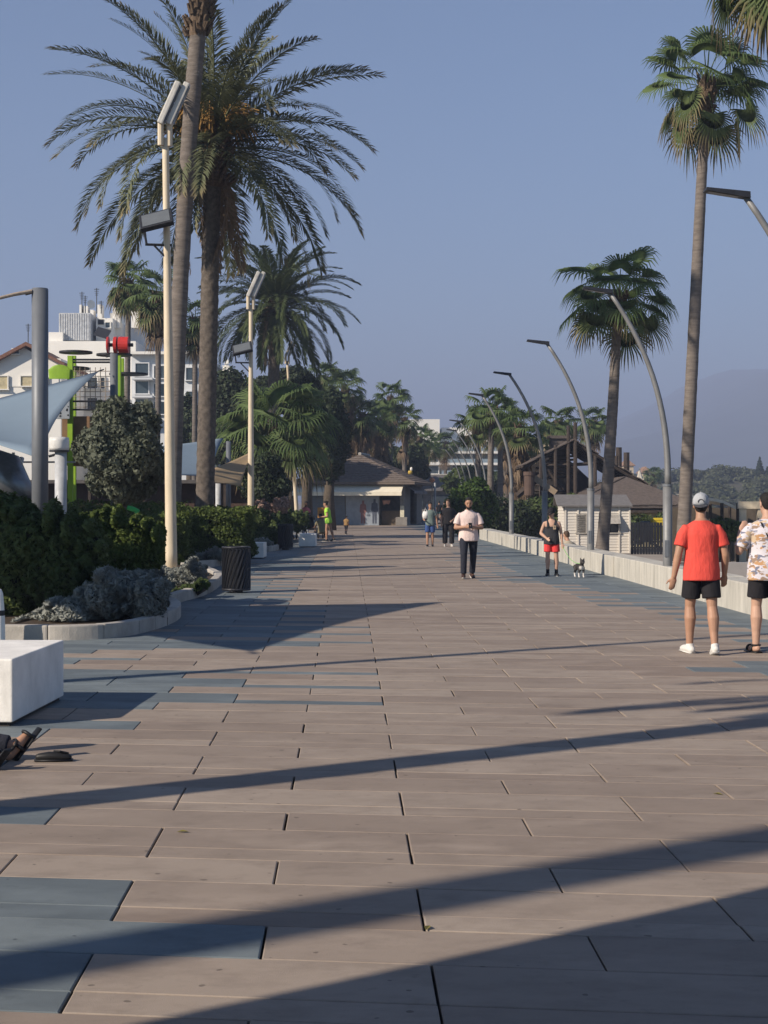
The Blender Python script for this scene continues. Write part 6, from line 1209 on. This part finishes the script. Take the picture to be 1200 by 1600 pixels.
e = MB(); e.tube([(-.22, .4, 1.0), (.22, .4, 1.0)], .02, 6); e.build('handle', black_plastic, st); e = MB(); e.add([(.21 * math.cos(a) * 1, -.02 + .0 + b_ * .35, .78 + .25 * math.sin(a)) for b_ in (0, 1) for a in np.linspace(0, PI, 7)], [(i, i + 1, i + 8, i + 7) for i in range(6)]); e.build('hood', M('grey_hood', (.3, .31, .33), .9), st)
# far strollers by the kiosk
for (px, Yv, hh, tp_, bt_, sk_, rz_, lb, fm) in ((655, 140, 1.5, skinB, white_cl, skinB, PI, 'shirtless sunburnt person in pale shorts walking away near the kiosk', False), (670, 128, 1.66, white_cl, white_cl, skinA, 0, 'person in white shirt coming from behind the couple', True), (686, 120, 1.62, black_cl, teal_cl, skinA, PI, 'person in black top and teal shorts walking away beyond the couple', False), (694, 138, 1.6, tank_m, navy, skinA, PI, 'dark dressed person half hidden behind the woman in black', False)):
    person(lb, (xa(px, Yv), Yv, 0), rz_, hh, sk_, hair_dk, {1: (V3(.02, -.1, -1), V3(0, .03, -1), V3(.1, -1, 0)), -1: (V3(-.02, .08, -1), V3(0, .2, -1), V3(-.1, -1, 0))}, None, 0, (0, 0), None if tp_ is skinB else (tp_, 'tee'), (bt_, 'shorts'), black_shoe, .014, female=fm, face=True)
# head above the left shrub and the foot at the left edge
person('dark haired person behind the tall shrub at the left edge, only the head shows', (xa(12, 24.5), 24.5, .0), .3, 1.62, skinC, hair_dk, None, None, .0, (.15, .2), (navy, 'tee'), (navy, 'trousers'), black_shoe, .012)
qf = G(30, 1208); f = person('person sitting on the paving at the left edge, only a sandalled foot shows', (qf.x - .95, qf.y + .25, 0), PI / 2 + .06, 1.68, skinA, hair_dk, {k: (V3(k * .22, -1, .10 if k > 0 else .45), V3(-k * .1, -1, -.14 if k > 0 else -.75), V3(k * .35, -.55, .75)) for k in (1, -1)}, {k: (V3(k * .3, .45, -1), V3(0, .2, -1)) for k in (1, -1)}, -.25, (.2, 0), (navy, 'tee'), (navy, 'trousers'), black_shoe, .009, sit=True, hips_fix=.11, shoe_style='sandal')
sb = empty('black_shoe', G(84, 1190), R(-85), 'black shoe lying on the paving beside the sandalled foot', 'shoe'); e = MB(); e.tube([(0, -.09, .030), (0, -.03, .034), (0, .04, .032), (0, .09, .025)], [.022, .028, .028, .02], 12, hemi=True, up=(1, 0, 0)); e.build('upper', black_shoe, sb, True); e = MB(); e.tube([(0, -.115, .010), (0, 0, .010), (0, .115, .010)], [.030, .038, .030], 12, ell=.26, up=(1, 0, 0)); e.build('sole', black_plastic, sb, True); e = MB(); e.tube([(-.02, 0, .062), (.02, .04, .066), (.0, .09, .05)], .007, 5); e.build('lace', black_plastic, sb)
finish_people()
# ------------------------------------------------------------------ small litter on the paving
lf = LM('fallen_leaf', (.20, .17, .05), (.30, .26, .08))
for k, (px, py, lb) in enumerate(((285, 1301, 'small yellow fallen leaf near the blue slabs'), (668, 1452, 'curled brown leaf on the foreground slab joint'), (1122, 1242, 'yellow fallen leaf on the right foreground paving'), (795, 984, 'tiny pale leaf in the middle of the promenade'))):
    q = G(px, py); m = MB(); m.add([(-.03, 0, .004), (0, -.014, .012), (.032, 0, .006), (0, .014, .012)], [(0, 1, 2), (0, 2, 3)]); o = m.build('fallen_leaf', lf, None, loc=q); o.rotation_euler = (0, 0, k * 1.3); tag(o, lb, 'leaf', 'fallen leaves')
